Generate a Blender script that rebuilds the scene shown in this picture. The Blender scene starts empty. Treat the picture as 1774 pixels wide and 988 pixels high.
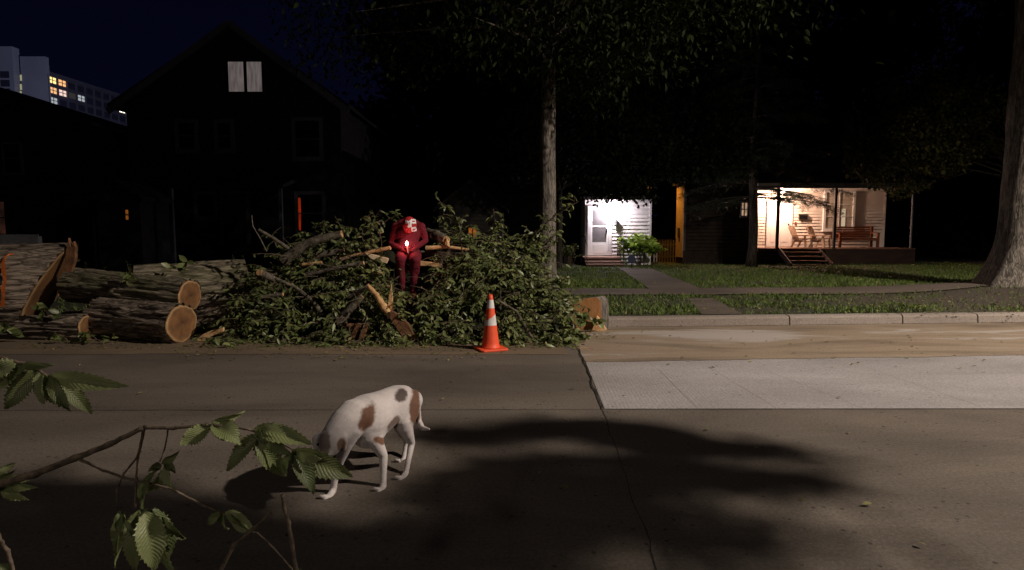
import bpy, bmesh, math, random
import numpy as np
from mathutils import Vector, Matrix, noise
R = math.radians
SC = bpy.context.scene
COL = SC.collection

# ------------------------------------------------------------------ camera
CAM_H = 1.5; FOC = 1050.0; CX, CY = 887.0, 494.0
PITCH = math.atan(89.0/FOC)
cd = bpy.data.cameras.new('camera'); cam = bpy.data.objects.new('camera', cd); COL.objects.link(cam)
cam.location = (0, 0, CAM_H); cam.rotation_euler = (math.pi/2-PITCH, 0, 0)
cd.sensor_width = 36; cd.sensor_fit = 'HORIZONTAL'; cd.lens = FOC/1774*36
cd.clip_start = 0.05; cd.clip_end = 2000
SC.camera = cam
SC.view_settings.view_transform = 'Standard'; SC.view_settings.look = 'None'
SC.view_settings.exposure = 0.0; SC.view_settings.gamma = 1
SC.cycles.use_denoising = True
SC.cycles.max_bounces = 5; SC.cycles.diffuse_bounces = 3
SC.cycles.sample_clamp_indirect = 3

# ------------------------------------------------------------------ night sky
w = bpy.data.worlds.new('World'); SC.world = w; w.use_nodes = True
nt = w.node_tree; bg = nt.nodes['Background']
tc = nt.nodes.new('ShaderNodeTexCoord'); sp = nt.nodes.new('ShaderNodeSeparateXYZ'); rp = nt.nodes.new('ShaderNodeValToRGB')
nt.links.new(tc.outputs['Generated'], sp.inputs[0]); nt.links.new(sp.outputs['Z'], rp.inputs[0]); nt.links.new(rp.outputs[0], bg.inputs[0])
e = rp.color_ramp.elements
e[0].position = 0.0; e[0].color = (0.0016, 0.0019, 0.0085, 1); e[1].position = 0.6; e[1].color = (0.0007, 0.0008, 0.0034, 1)
bg.inputs[1].default_value = 1.0

def lamp(name, kind, loc, power, color, radius=0.05, aim=None, spot=None, blend=1.0):
    l = bpy.data.lights.new(name, kind); o = bpy.data.objects.new(name, l); COL.objects.link(o)
    o.location = loc; l.energy = power; l.color = color; l.shadow_soft_size = radius
    if spot: l.spot_size = R(spot); l.spot_blend = blend
    if aim: o.rotation_euler = (Vector(aim)-Vector(loc)).to_track_quat('-Z', 'Y').to_euler()
    return o
# the street lamp beyond the right edge of the frame
LAMP = Vector((13.0, 1.7, 10.2))
lamp('street_lamp_light', 'SPOT', LAMP, 11800, (1.0, 0.87, 0.74), 0.17, aim=(11.4, 2.6, 0), spot=154, blend=0.62)
# added fill lamp behind the camera, lifts the shadows from the front
lamp('rear_fill_light', 'SPOT', (-3.0, -15.0, 9.5), 2600, (1.0, 0.88, 0.76), 0.6, aim=(-3, -14.8, 0), spot=146, blend=0.5)
# added spot that brightens the tower block in place of city glow
lamp('tower_fill_light', 'SPOT', (-60, 110, 12), 90000, (0.62, 0.66, 1.0), 1.0, aim=(-142, 190, 45), spot=50, blend=0.6)

# ------------------------------------------------------------------ pixel -> world helpers
_F = Vector((0, math.cos(PITCH), -math.sin(PITCH))); _U = Vector((0, math.sin(PITCH), math.cos(PITCH)))
def ray(px, py): return _F + Vector((1, 0, 0))*((px-CX)/FOC) + _U*(-(py-CY)/FOC)
def G(px, py, z=0.0):
    d = ray(px, py); t = (z-CAM_H)/d.z
    return Vector((0, 0, CAM_H)) + d*t
def D(px, py, Y):
    d = ray(px, py); return Vector((0, 0, CAM_H)) + d*(Y/d.y)

# ------------------------------------------------------------------ object helpers
def tag(o, label=None, cat=None, group=None, kind=None):
    if label: o['label'] = label
    if cat: o['category'] = cat
    if group: o['group'] = group
    if kind: o['kind'] = kind
    return o
def thing(name, label, cat, loc=(0, 0, 0), group=None):
    o = bpy.data.objects.new(name, None); COL.objects.link(o); o.location = loc; o.empty_display_size = 0.1
    return tag(o, label, cat, group)
def link(name, me, m=None, parent=None, smooth=False):
    o = bpy.data.objects.new(name, me); COL.objects.link(o)
    if m is not None:
        for x in (m if isinstance(m, (list, tuple)) else [m]): me.materials.append(x)
    if smooth: me.polygons.foreach_set('use_smooth', [True]*len(me.polygons))
    if parent is not None:
        o.parent = parent
        p = parent; off = Vector((0, 0, 0))
        while p is not None: off += p.location; p = p.parent
        o.location = -off            # meshes are written in world coordinates
        pp = parent
    return o
def parent_off(o):
    p = o.parent; off = Vector((0, 0, 0))
    while p is not None: off += p.location; p = p.parent
    return off

class MB:
    def __init__(s): s.v = []; s.f = []; s.m = []; s.mi = 0
    def add(s, vs, fs):
        b = len(s.v); s.v += [tuple(v) for v in vs]; s.f += [tuple(i+b for i in f) for f in fs]; s.m += [s.mi]*len(fs); return s
    def box(s, x0, x1, y0, y1, z0, z1):
        x0, x1 = min(x0, x1), max(x0, x1); y0, y1 = min(y0, y1), max(y0, y1); z0, z1 = min(z0, z1), max(z0, z1)
        return s.add([(x, y, z) for x in (x0, x1) for y in (y0, y1) for z in (z0, z1)],
                     [(0, 1, 3, 2), (4, 6, 7, 5), (0, 4, 5, 1), (2, 3, 7, 6), (0, 2, 6, 4), (1, 5, 7, 3)])
    def beam(s, p, q, w, h, up=(0, 0, 1)):
        p = Vector(p); q = Vector(q); d = (q-p).normalized(); u = Vector(up)
        a = d.cross(u)
        if a.length < 1e-4: a = d.cross(Vector((0, 1, 0)))
        a.normalize(); u = a.cross(d).normalized(); a = a*(w/2); u = u*(h/2)
        vs = [p-a-u, p+a-u, p+a+u, p-a+u, q-a-u, q+a-u, q+a+u, q-a+u]
        return s.add(vs, [(0, 1, 2, 3), (7, 6, 5, 4), (0, 4, 5, 1), (1, 5, 6, 2), (2, 6, 7, 3), (3, 7, 4, 0)])
    def tube(s, pts, rad, n=8, caps=True, rough=0.0, sd=0.0):
        pts = [Vector(p) for p in pts]
        if not isinstance(rad, (list, tuple)): rad = [rad]*len(pts)
        vs = []; fs = []; a = None
        for i, p in enumerate(pts):
            d = (pts[min(i+1, len(pts)-1)]-pts[max(i-1, 0)]).normalized()
            if a is None: a = d.cross(Vector((0, 0, 1)) if abs(d.z) < 0.9 else Vector((0, 1, 0))).normalized()
            else: a = (a - d*a.dot(d)).normalized()
            b = d.cross(a)
            for k in range(n):
                t = 2*math.pi*k/n; r = rad[i]
                if rough: r *= 1+rough*noise.noise(Vector((math.cos(t)*1.7+sd, math.sin(t)*1.7, i*0.7+sd)))
                vs.append(p+a*(math.cos(t)*r)+b*(math.sin(t)*r))
        for i in range(len(pts)-1):
            for k in range(n):
                fs.append((i*n+k, i*n+(k+1) % n, (i+1)*n+(k+1) % n, (i+1)*n+k))
        if caps:
            fs.append(tuple(range(n-1, -1, -1))); fs.append(tuple((len(pts)-1)*n+k for k in range(n)))
        return s.add(vs, fs)
    def lathe(s, prof, c=(0, 0, 0), n=24, power=None):
        vs = []; fs = []
        for r, z in prof:
            for k in range(n):
                t = 2*math.pi*k/n; vs.append((c[0]+r*math.cos(t), c[1]+r*math.sin(t), c[2]+z))
        for i in range(len(prof)-1):
            for k in range(n): fs.append((i*n+k, i*n+(k+1) % n, (i+1)*n+(k+1) % n, (i+1)*n+k))
        fs.append(tuple(range(n-1, -1, -1))); fs.append(tuple((len(prof)-1)*n+k for k in range(n)))
        return s.add(vs, fs)
    def prism(s, poly, d):
        """poly: list of 3D points (planar), d: extrusion vector"""
        n = len(poly); d = Vector(d); vs = [Vector(p) for p in poly]+[Vector(p)+d for p in poly]
        fs = [tuple(range(n)), tuple(range(2*n-1, n-1, -1))]+[(i, (i+1) % n, n+(i+1) % n, n+i) for i in range(n)]
        return s.add(vs, fs)
    def build(s, name, m=None, parent=None, smooth=False):
        me = bpy.data.meshes.new(name); me.from_pydata(s.v, [], s.f); me.update()
        o = link(name, me, m, parent, smooth)
        if isinstance(m, (list, tuple)): me.polygons.foreach_set('material_index', s.m)
        bm = bmesh.new(); bm.from_mesh(me); bmesh.ops.recalc_face_normals(bm, faces=bm.faces); bm.to_mesh(me); bm.free()
        return o

def bevel(o, wdt, seg=2):
    md = o.modifiers.new('bevel', 'BEVEL'); md.width = wdt; md.segments = seg; md.limit_method = 'ANGLE'; return o

# ------------------------------------------------------------------ materials
def newmat(name):
    m = bpy.data.materials.new(name); m.use_nodes = True
    return m, m.node_tree, m.node_tree.nodes['Principled BSDF']
def N(nt, t, **k):
    n = nt.nodes.new(t)
    for a, b in k.items():
        if a in n.inputs: n.inputs[a].default_value = b
        else: setattr(n, a, b)
    return n
def mat(name, c, rough=0.8, c2=None, scale=6, detail=6, bump=0.0, bscale=None, stretch=(1, 1, 1), spec=0.3, thr=(0.35, 0.65), metal=0, bdist=0.02):
    m, nt, b = newmat(name)
    b.inputs['Roughness'].default_value = rough; b.inputs['Metallic'].default_value = metal
    b.inputs['Specular IOR Level'].default_value = spec
    c = tuple(c)+(1,)
    b.inputs['Base Color'].default_value = c
    t = N(nt, 'ShaderNodeTexCoord'); mp = N(nt, 'ShaderNodeMapping'); mp.inputs['Scale'].default_value = stretch
    nt.links.new(t.outputs['Object'], mp.inputs[0])
    if c2 is not None:
        n = N(nt, 'ShaderNodeTexNoise', Scale=scale, Detail=detail, Roughness=0.6); nt.links.new(mp.outputs[0], n.inputs['Vector'])
        r = N(nt, 'ShaderNodeValToRGB'); nt.links.new(n.outputs[0], r.inputs[0]); nt.links.new(r.outputs[0], b.inputs['Base Color'])
        r.color_ramp.elements[0].position = thr[0]; r.color_ramp.elements[1].position = thr[1]
        r.color_ramp.elements[0].color = c; r.color_ramp.elements[1].color = tuple(c2)+(1,)
    if bump:
        n2 = N(nt, 'ShaderNodeTexNoise', Scale=bscale or scale*3, Detail=5); nt.links.new(mp.outputs[0], n2.inputs['Vector'])
        bu = N(nt, 'ShaderNodeBump', Strength=bump, Distance=bdist); nt.links.new(n2.outputs[0], bu.inputs['Height']); nt.links.new(bu.outputs[0], b.inputs['Normal'])
    return m
def emit(name, c, s, c2=None, scale=5, stretch=(1, 1, 1)):
    m, nt, b = newmat(name); b.inputs['Base Color'].default_value = (0.02, 0.02, 0.02, 1)
    b.inputs['Emission Color'].default_value = tuple(c)+(1,); b.inputs['Emission Strength'].default_value = s
    if c2:
        t = N(nt, 'ShaderNodeTexCoord'); mp = N(nt, 'ShaderNodeMapping'); mp.inputs['Scale'].default_value = stretch
        n = N(nt, 'ShaderNodeTexNoise', Scale=scale, Detail=4); r = N(nt, 'ShaderNodeValToRGB')
        nt.links.new(t.outputs['Object'], mp.inputs[0]); nt.links.new(mp.outputs[0], n.inputs['Vector']); nt.links.new(n.outputs[0], r.inputs[0])
        r.color_ramp.elements[0].position = 0.35; r.color_ramp.elements[1].position = 0.62
        r.color_ramp.elements[0].color = tuple(c)+(1,); r.color_ramp.elements[1].color = tuple(c2)+(1,)
        nt.links.new(r.outputs[0], b.inputs['Emission Color'])
    return m
def leafmat(name, ca, cb, rough=0.45, trans=0.25, cc=None, spec=0.35):
    m, nt, b = newmat(name)
    g = N(nt, 'ShaderNodeNewGeometry'); r = N(nt, 'ShaderNodeValToRGB'); nt.links.new(g.outputs['Random Per Island'], r.inputs[0])
    r.color_ramp.elements[0].color = tuple(ca)+(1,); r.color_ramp.elements[1].color = tuple(cb)+(1,)
    if cc: el = r.color_ramp.elements.new(0.96); el.color = tuple(cb)+(1,); r.color_ramp.elements[2].color = tuple(cc)+(1,); 
    nt.links.new(r.outputs[0], b.inputs['Base Color']); b.inputs['Roughness'].default_value = rough
    b.inputs['Specular IOR Level'].default_value = spec
    tr = N(nt, 'ShaderNodeBsdfTranslucent'); nt.links.new(r.outputs[0], tr.inputs[0])
    mx = N(nt, 'ShaderNodeMixShader'); mx.inputs[0].default_value = trans
    out = nt.nodes['Material Output']
    nt.links.new(b.outputs[0], mx.inputs[1]); nt.links.new(tr.outputs[0], mx.inputs[2]); nt.links.new(mx.outputs[0], out.inputs[0])
    return m
def barkmat(name, ca, cb, axis='X', scale=9, bump=0.8, green=None):
    m, nt, b = newmat(name)
    t = N(nt, 'ShaderNodeTexCoord'); mp = N(nt, 'ShaderNodeMapping')
    mp.inputs['Scale'].default_value = (0.2, 1, 1) if axis == 'X' else (1, 1, 0.2)
    nt.links.new(t.outputs['Object'], mp.inputs[0])
    n = N(nt, 'ShaderNodeTexNoise', Scale=scale, Detail=8, Roughness=0.65, Distortion=0.6); nt.links.new(mp.outputs[0], n.inputs['Vector'])
    v = N(nt, 'ShaderNodeTexVoronoi', Scale=scale*1.3); v.feature = 'DISTANCE_TO_EDGE'; ds = N(nt, 'ShaderNodeMixRGB', blend_type='LINEAR_LIGHT'); ds.inputs[0].default_value = .10; nt.links.new(mp.outputs[0], ds.inputs[1]); nc = N(nt, 'ShaderNodeTexNoise', Scale=scale*.9, Detail=5); nt.links.new(mp.outputs[0], nc.inputs['Vector']); nt.links.new(nc.outputs['Color'], ds.inputs[2]); nt.links.new(ds.outputs[0], v.inputs['Vector'])
    mul = N(nt, 'ShaderNodeMath', operation='MULTIPLY'); nt.links.new(n.outputs[0], mul.inputs[0])
    pw = N(nt, 'ShaderNodeMath', operation='MULTIPLY_ADD'); nt.links.new(v.outputs['Distance'], pw.inputs[0]); pw.inputs[1].default_value = 1.8; pw.inputs[2].default_value = 0.62; pw.use_clamp = True
    nt.links.new(pw.outputs[0], mul.inputs[1])
    r = N(nt, 'ShaderNodeValToRGB'); nt.links.new(mul.outputs[0], r.inputs[0])
    r.color_ramp.elements[0].position = 0.27; r.color_ramp.elements[1].position = 0.56
    r.color_ramp.elements[0].color = tuple(ca)+(1,); r.color_ramp.elements[1].color = tuple(cb)+(1,)
    src = r.outputs[0]
    if green:
        n3 = N(nt, 'ShaderNodeTexNoise', Scale=2.0, Detail=4); nt.links.new(t.outputs['Object'], n3.inputs['Vector'])
        r3 = N(nt, 'ShaderNodeValToRGB'); r3.color_ramp.elements[0].position = 0.45; r3.color_ramp.elements[1].position = 0.7
        nt.links.new(n3.outputs[0], r3.inputs[0])
        mx = N(nt, 'ShaderNodeMixRGB'); mx.inputs[2].default_value = tuple(green)+(1,)
        m2 = N(nt, 'ShaderNodeMath', operation='MULTIPLY'); m2.inputs[1].default_value = 0.6; nt.links.new(r3.outputs[0], m2.inputs[0]); nt.links.new(m2.outputs[0], mx.inputs[0])
        nt.links.new(src, mx.inputs[1]); src = mx.outputs[0]
    nt.links.new(src, b.inputs['Base Color']); b.inputs['Roughness'].default_value = 0.9; b.inputs['Specular IOR Level'].default_value = 0.2
    bu = N(nt, 'ShaderNodeBump', Strength=bump, Distance=0.03); nt.links.new(mul.outputs[0], bu.inputs['Height']); nt.links.new(bu.outputs[0], b.inputs['Normal'])
    return m

def roadmat(name, ca, cb, cc, tine=False, bumpk=0.35):
    """worn concrete: broad stains, grain, specks; tine = broom grooves across the lane"""
    m, nt, b = newmat(name)
    t = N(nt, 'ShaderNodeTexCoord')
    mp = N(nt, 'ShaderNodeMapping'); mp.inputs['Scale'].default_value = (0.35, 1.0, 1.0); nt.links.new(t.outputs['Object'], mp.inputs[0])
    n1 = N(nt, 'ShaderNodeTexNoise', Scale=0.9, Detail=8, Roughness=0.62, Distortion=0.4); nt.links.new(mp.outputs[0], n1.inputs['Vector'])
    r = N(nt, 'ShaderNodeValToRGB'); nt.links.new(n1.outputs[0], r.inputs[0])
    els = r.color_ramp.elements; els[0].position = 0.32; els[1].position = 0.68
    els[0].color = tuple(ca)+(1,); els[1].color = tuple(cb)+(1,)
    n2 = N(nt, 'ShaderNodeTexNoise', Scale=48, Detail=6, Roughness=0.85); nt.links.new(t.outputs['Object'], n2.inputs['Vector'])
    mr = N(nt, 'ShaderNodeMapRange'); mr.inputs['From Min'].default_value = 0.3; mr.inputs['From Max'].default_value = 0.7
    mr.inputs['To Min'].default_value = 0.5; mr.inputs['To Max'].default_value = 1.5; nt.links.new(n2.outputs[0], mr.inputs[0])
    mx = N(nt, 'ShaderNodeMixRGB', blend_type='MULTIPLY'); mx.inputs[0].default_value = 1; nt.links.new(r.outputs[0], mx.inputs[1]); nt.links.new(mr.outputs[0], mx.inputs[2])
    # dark specks
    v = N(nt, 'ShaderNodeTexVoronoi', Scale=13); nt.links.new(t.outputs['Object'], v.inputs['Vector'])
    lt = N(nt, 'ShaderNodeMath', operation='LESS_THAN'); lt.inputs[1].default_value = 0.15; nt.links.new(v.outputs['Distance'], lt.inputs[0])
    n3 = N(nt, 'ShaderNodeTexNoise', Scale=3, Detail=3); nt.links.new(t.outputs['Object'], n3.inputs['Vector'])
    gt = N(nt, 'ShaderNodeMath', operation='GREATER_THAN'); gt.inputs[1].default_value = 0.52; nt.links.new(n3.outputs[0], gt.inputs[0])
    ml = N(nt, 'ShaderNodeMath', operation='MULTIPLY'); nt.links.new(lt.outputs[0], ml.inputs[0]); nt.links.new(gt.outputs[0], ml.inputs[1])
    m8 = N(nt, 'ShaderNodeMath', operation='MULTIPLY'); m8.inputs[1].default_value = 0.7; nt.links.new(ml.outputs[0], m8.inputs[0])
    mx2 = N(nt, 'ShaderNodeMixRGB'); nt.links.new(m8.outputs[0], mx2.inputs[0]); nt.links.new(mx.outputs[0], mx2.inputs[1]); mx2.inputs[2].default_value = tuple(cc)+(1,)
    nt.links.new(mx2.outputs[0], b.inputs['Base Color'])
    b.inputs['Roughness'].default_value = 0.85; b.inputs['Specular IOR Level'].default_value = 0.25
    n4 = N(nt, 'ShaderNodeTexNoise', Scale=45, Detail=6, Roughness=0.7); nt.links.new(t.outputs['Object'], n4.inputs['Vector'])
    h = n4.outputs[0]
    if tine:
        mp2 = N(nt, 'ShaderNodeMapping'); mp2.inputs['Rotation'].default_value = (0, 0, R(2.6)); nt.links.new(t.outputs['Object'], mp2.inputs[0])
        wv = N(nt, 'ShaderNodeTexWave', Scale=9.0, Distortion=0.35); wv.inputs['Detail Scale'].default_value = 1.0; nt.links.new(mp2.outputs[0], wv.inputs['Vector'])
        ad = N(nt, 'ShaderNodeMath', operation='MULTIPLY_ADD'); nt.links.new(wv.outputs['Fac'], ad.inputs[0]); ad.inputs[1].default_value = 0.8; nt.links.new(n4.outputs[0], ad.inputs[2]); h = ad.outputs[0]
    bu = N(nt, 'ShaderNodeBump', Strength=bumpk, Distance=0.008); nt.links.new(h, bu.inputs['Height']); nt.links.new(bu.outputs[0], b.inputs['Normal'])
    return m

M = {}
M['bark'] = barkmat('bark_x', (0.035, 0.027, 0.021), (0.34, 0.27, 0.21), 'X', 11, 1.0)
M['bark_moss'] = barkmat('bark_x_moss', (0.035, 0.028, 0.02), (0.31, 0.26, 0.19), 'X', 11, 1.0, green=(0.10, 0.105, 0.045))
M['bark_z'] = barkmat('bark_z', (0.06, 0.052, 0.045), (0.27, 0.235, 0.20), 'Z', 13, 1.0)
M['bark_dark'] = barkmat('bark_dark', (0.015, 0.012, 0.01), (0.07, 0.055, 0.042), 'Z', 9, 0.7)
M['branch'] = mat('branch_bark', (0.05, 0.042, 0.032), 0.85, (0.19, 0.16, 0.12), 14, bump=0.6, bscale=40)
M['twig'] = mat('twig_bark', (0.045, 0.032, 0.022), 0.8, (0.16, 0.12, 0.085), 60, bump=0.5, bscale=150, bdist=0.003)
M['split'] = mat('split_wood', (0.42, 0.22, 0.085), 0.7, (0.72, 0.47, 0.24), 7, stretch=(1, 1, 1), bump=0.5, bscale=40)
M['pale_wood'] = mat('pale_wood', (0.66, 0.50, 0.32), 0.65, (0.78, 0.62, 0.42), 5, bump=0.3, bscale=30)
M['red_wood'] = mat('wet_brown_wood', (0.10, 0.045, 0.022), 0.75, (0.24, 0.115, 0.055), 8, bump=0.6, bscale=35)
M['leaf'] = leafmat('brush_leaf', (0.055, 0.072, 0.023), (0.215, 0.25, 0.09), 0.38, 0.2, cc=(.24, .19, .09))
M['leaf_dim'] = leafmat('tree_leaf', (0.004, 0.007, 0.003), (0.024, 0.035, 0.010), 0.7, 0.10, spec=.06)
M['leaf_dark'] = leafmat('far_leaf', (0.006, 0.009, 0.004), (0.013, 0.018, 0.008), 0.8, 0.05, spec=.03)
M['leaf_yellow'] = leafmat('yellowish_leaf', (0.02, 0.024, 0.008), (0.07, 0.065, 0.02), 0.7, 0.2, spec=.05)
M['needle'] = leafmat('needle', (0.008, 0.014, 0.007), (0.022, 0.032, 0.014), 0.6, 0.05)
M['plant'] = leafmat('garden_leaf', (0.16, 0.27, 0.04), (0.36, 0.48, 0.10), 0.4, 0.35)
M['grass'] = leafmat('grass_blade', (0.05, 0.095, 0.014), (0.15, 0.205, 0.04), 0.6, 0.15, cc=(0.30, 0.25, 0.10))
M['litter'] = leafmat('leaf_litter', (0.06, 0.085, 0.02), (0.28, 0.25, 0.09), 0.6, 0.1, cc=(0.6, 0.35, 0.14))

# foreground leaf with veins from UV
def big_leaf_mat():
    m, nt, b = newmat('elm_leaf')
    uv = N(nt, 'ShaderNodeUVMap'); s = N(nt, 'ShaderNodeSeparateXYZ'); nt.links.new(uv.outputs[0], s.inputs[0])
    ab = N(nt, 'ShaderNodeMath', operation='ABSOLUTE'); nt.links.new(s.outputs['Y'], ab.inputs[0])
    ma = N(nt, 'ShaderNodeMath', operation='MULTIPLY_ADD'); nt.links.new(ab.outputs[0], ma.inputs[0]); ma.inputs[1].default_value = -0.22; nt.links.new(s.outputs['X'], ma.inputs[2])
    m1 = N(nt, 'ShaderNodeMath', operation='MULTIPLY'); nt.links.new(ma.outputs[0], m1.inputs[0]); m1.inputs[1].default_value = 2*math.pi*15
    sn = N(nt, 'ShaderNodeMath', operation='SINE'); nt.links.new(m1.outputs[0], sn.inputs[0])
    mr = N(nt, 'ShaderNodeMapRange'); nt.links.new(sn.outputs[0], mr.inputs[0]); mr.inputs['From Min'].default_value = 0.80; mr.inputs['From Max'].default_value = 1.0
    md = N(nt, 'ShaderNodeMapRange'); nt.links.new(ab.outputs[0], md.inputs[0]); md.inputs['From Min'].default_value = 0.05; md.inputs['From Max'].default_value = 0.0
    mxm = N(nt, 'ShaderNodeMath', operation='MAXIMUM'); nt.links.new(mr.outputs[0], mxm.inputs[0]); nt.links.new(md.outputs[0], mxm.inputs[1])
    oi = N(nt, 'ShaderNodeObjectInfo'); r = N(nt, 'ShaderNodeValToRGB'); nt.links.new(oi.outputs['Random'], r.inputs[0])
    r.color_ramp.elements[0].color = (0.10, 0.125, 0.045, 1); r.color_ramp.elements[1].color = (0.24, 0.27, 0.115, 1)
    n = N(nt, 'ShaderNodeTexNoise', Scale=40, Detail=4); tc = N(nt, 'ShaderNodeTexCoord'); nt.links.new(tc.outputs['Object'], n.inputs['Vector'])
    mo = N(nt, 'ShaderNodeMapRange'); nt.links.new(n.outputs[0], mo.inputs[0]); mo.inputs['To Min'].default_value = 0.7; mo.inputs['To Max'].default_value = 1.25
    mc = N(nt, 'ShaderNodeMixRGB', blend_type='MULTIPLY'); mc.inputs[0].default_value = 1; nt.links.new(r.outputs[0], mc.inputs[1]); nt.links.new(mo.outputs[0], mc.inputs[2])
    mx = N(nt, 'ShaderNodeMixRGB'); mf = N(nt, 'ShaderNodeMath', operation='MULTIPLY'); mf.inputs[1].default_value = 0.3; nt.links.new(mxm.outputs[0], mf.inputs[0]); nt.links.new(mf.outputs[0], mx.inputs[0])
    nt.links.new(mc.outputs[0], mx.inputs[1]); mx.inputs[2].default_value = (0.20, 0.24, 0.11, 1)
    nt.links.new(mx.outputs[0], b.inputs['Base Color']); b.inputs['Roughness'].default_value = 0.45
    bu = N(nt, 'ShaderNodeBump', Strength=0.35, Distance=0.001); nt.links.new(sn.outputs[0], bu.inputs['Height']); nt.links.new(bu.outputs[0], b.inputs['Normal'])
    tr = N(nt, 'ShaderNodeBsdfTranslucent'); nt.links.new(mx.outputs[0], tr.inputs[0]); ms = N(nt, 'ShaderNodeMixShader'); ms.inputs[0].default_value = 0.3
    nt.links.new(b.outputs[0], ms.inputs[1]); nt.links.new(tr.outputs[0], ms.inputs[2]); nt.links.new(ms.outputs[0], nt.nodes['Material Output'].inputs[0])
    return m
M['elm_leaf'] = big_leaf_mat()

M['white_siding'] = mat('white_siding', (0.72, 0.70, 0.70), 0.55, (0.80, 0.78, 0.78), 3)
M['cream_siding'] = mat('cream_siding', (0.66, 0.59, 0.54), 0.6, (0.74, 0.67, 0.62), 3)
M['white_paint'] = mat('white_paint', (0.78, 0.77, 0.77), 0.45)
M['dark_siding'] = mat('dark_siding', (0.035, 0.032, 0.03), 0.8, (0.06, 0.055, 0.052), 4, spec=.1)
M['brown_wall'] = mat('brown_wall', (0.05, 0.036, 0.025), 0.8, (0.07, 0.05, 0.035), 3)
M['tan_wall'] = mat('tan_wall', (0.30, 0.22, 0.14), 0.8, (0.38, 0.28, 0.18), 3)
M['dark_trim'] = mat('dark_trim', (0.14, 0.135, 0.15), 0.7, (0.20, 0.195, 0.21), 12)
M['black_metal'] = mat('black_metal', (0.012, 0.012, 0.012), 0.4, metal=0.3)
M['roof'] = mat('shingle_roof', (0.03, 0.028, 0.028), 0.9, (0.06, 0.055, 0.05), 12, bump=0.5)
M['dark_glass'] = mat('dark_glass', (0.006, 0.006, 0.008), 0.12, spec=0.5)
M['grey_glass'] = mat('grey_glass', (0.13, 0.125, 0.13), 0.3, (0.18, 0.17, 0.175), 3, spec=0.5)
M['wing'] = mat('wing_siding_shaded', (0.020, 0.015, 0.011), 0.85, (0.03, 0.022, 0.017), 4, spec=.04)  # colour lowered to stand for the conifer's shade on this wall
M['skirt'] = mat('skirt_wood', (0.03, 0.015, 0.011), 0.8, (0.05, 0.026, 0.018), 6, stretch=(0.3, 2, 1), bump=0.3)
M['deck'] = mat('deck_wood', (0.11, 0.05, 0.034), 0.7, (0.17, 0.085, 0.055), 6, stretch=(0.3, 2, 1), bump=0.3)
M['bench'] = mat('bench_wood', (0.15, 0.05, 0.022), 0.6, (0.22, 0.08, 0.04), 6, stretch=(0.3, 2, 2))
M['grey_chair'] = mat('weathered_chair', (0.30, 0.20, 0.14), 0.7, (0.38, 0.27, 0.19), 8)
M['post'] = mat('dark_post', (0.03, 0.026, 0.024), 0.7)
M['metal_post'] = mat('grey_post', (0.15, 0.15, 0.16), 0.5)
M['concrete'] = mat('pale_concrete', (0.27, 0.235, 0.215), 0.85, (0.36, 0.315, 0.29), 3, bump=0.3, bscale=40)
M['path'] = roadmat('path_concrete', (0.08, 0.063, 0.05), (0.145, 0.115, 0.095), (0.05, 0.04, 0.03))
M['kerb'] = roadmat('kerb_concrete', (0.19, 0.155, 0.13), (0.31, 0.265, 0.235), (0.07, 0.05, 0.04))
M['road'] = roadmat('road_concrete', (0.085, 0.070, 0.058), (0.165, 0.137, 0.113), (0.025, 0.02, 0.018))
M['slab'] = roadmat('new_slab_concrete', (0.245, 0.225, 0.22), (0.375, 0.35, 0.35), (0.13, 0.11, 0.10), tine=True, bumpk=0.16)
M['dirt_ground'] = mat('bare_earth', (0.035, 0.027, 0.019), 0.95, (0.075, 0.058, 0.042), 5, bump=0.6)
M['soil'] = mat('lawn_soil', (0.018, 0.026, 0.010), 0.95, (0.045, 0.05, 0.02), 2, bump=0.6)
M['crack_and_shadow'] = mat('joint_seal_and_shadow', (0.012, 0.010, 0.009), 0.8, (0.03, 0.025, 0.02), 20)

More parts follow.
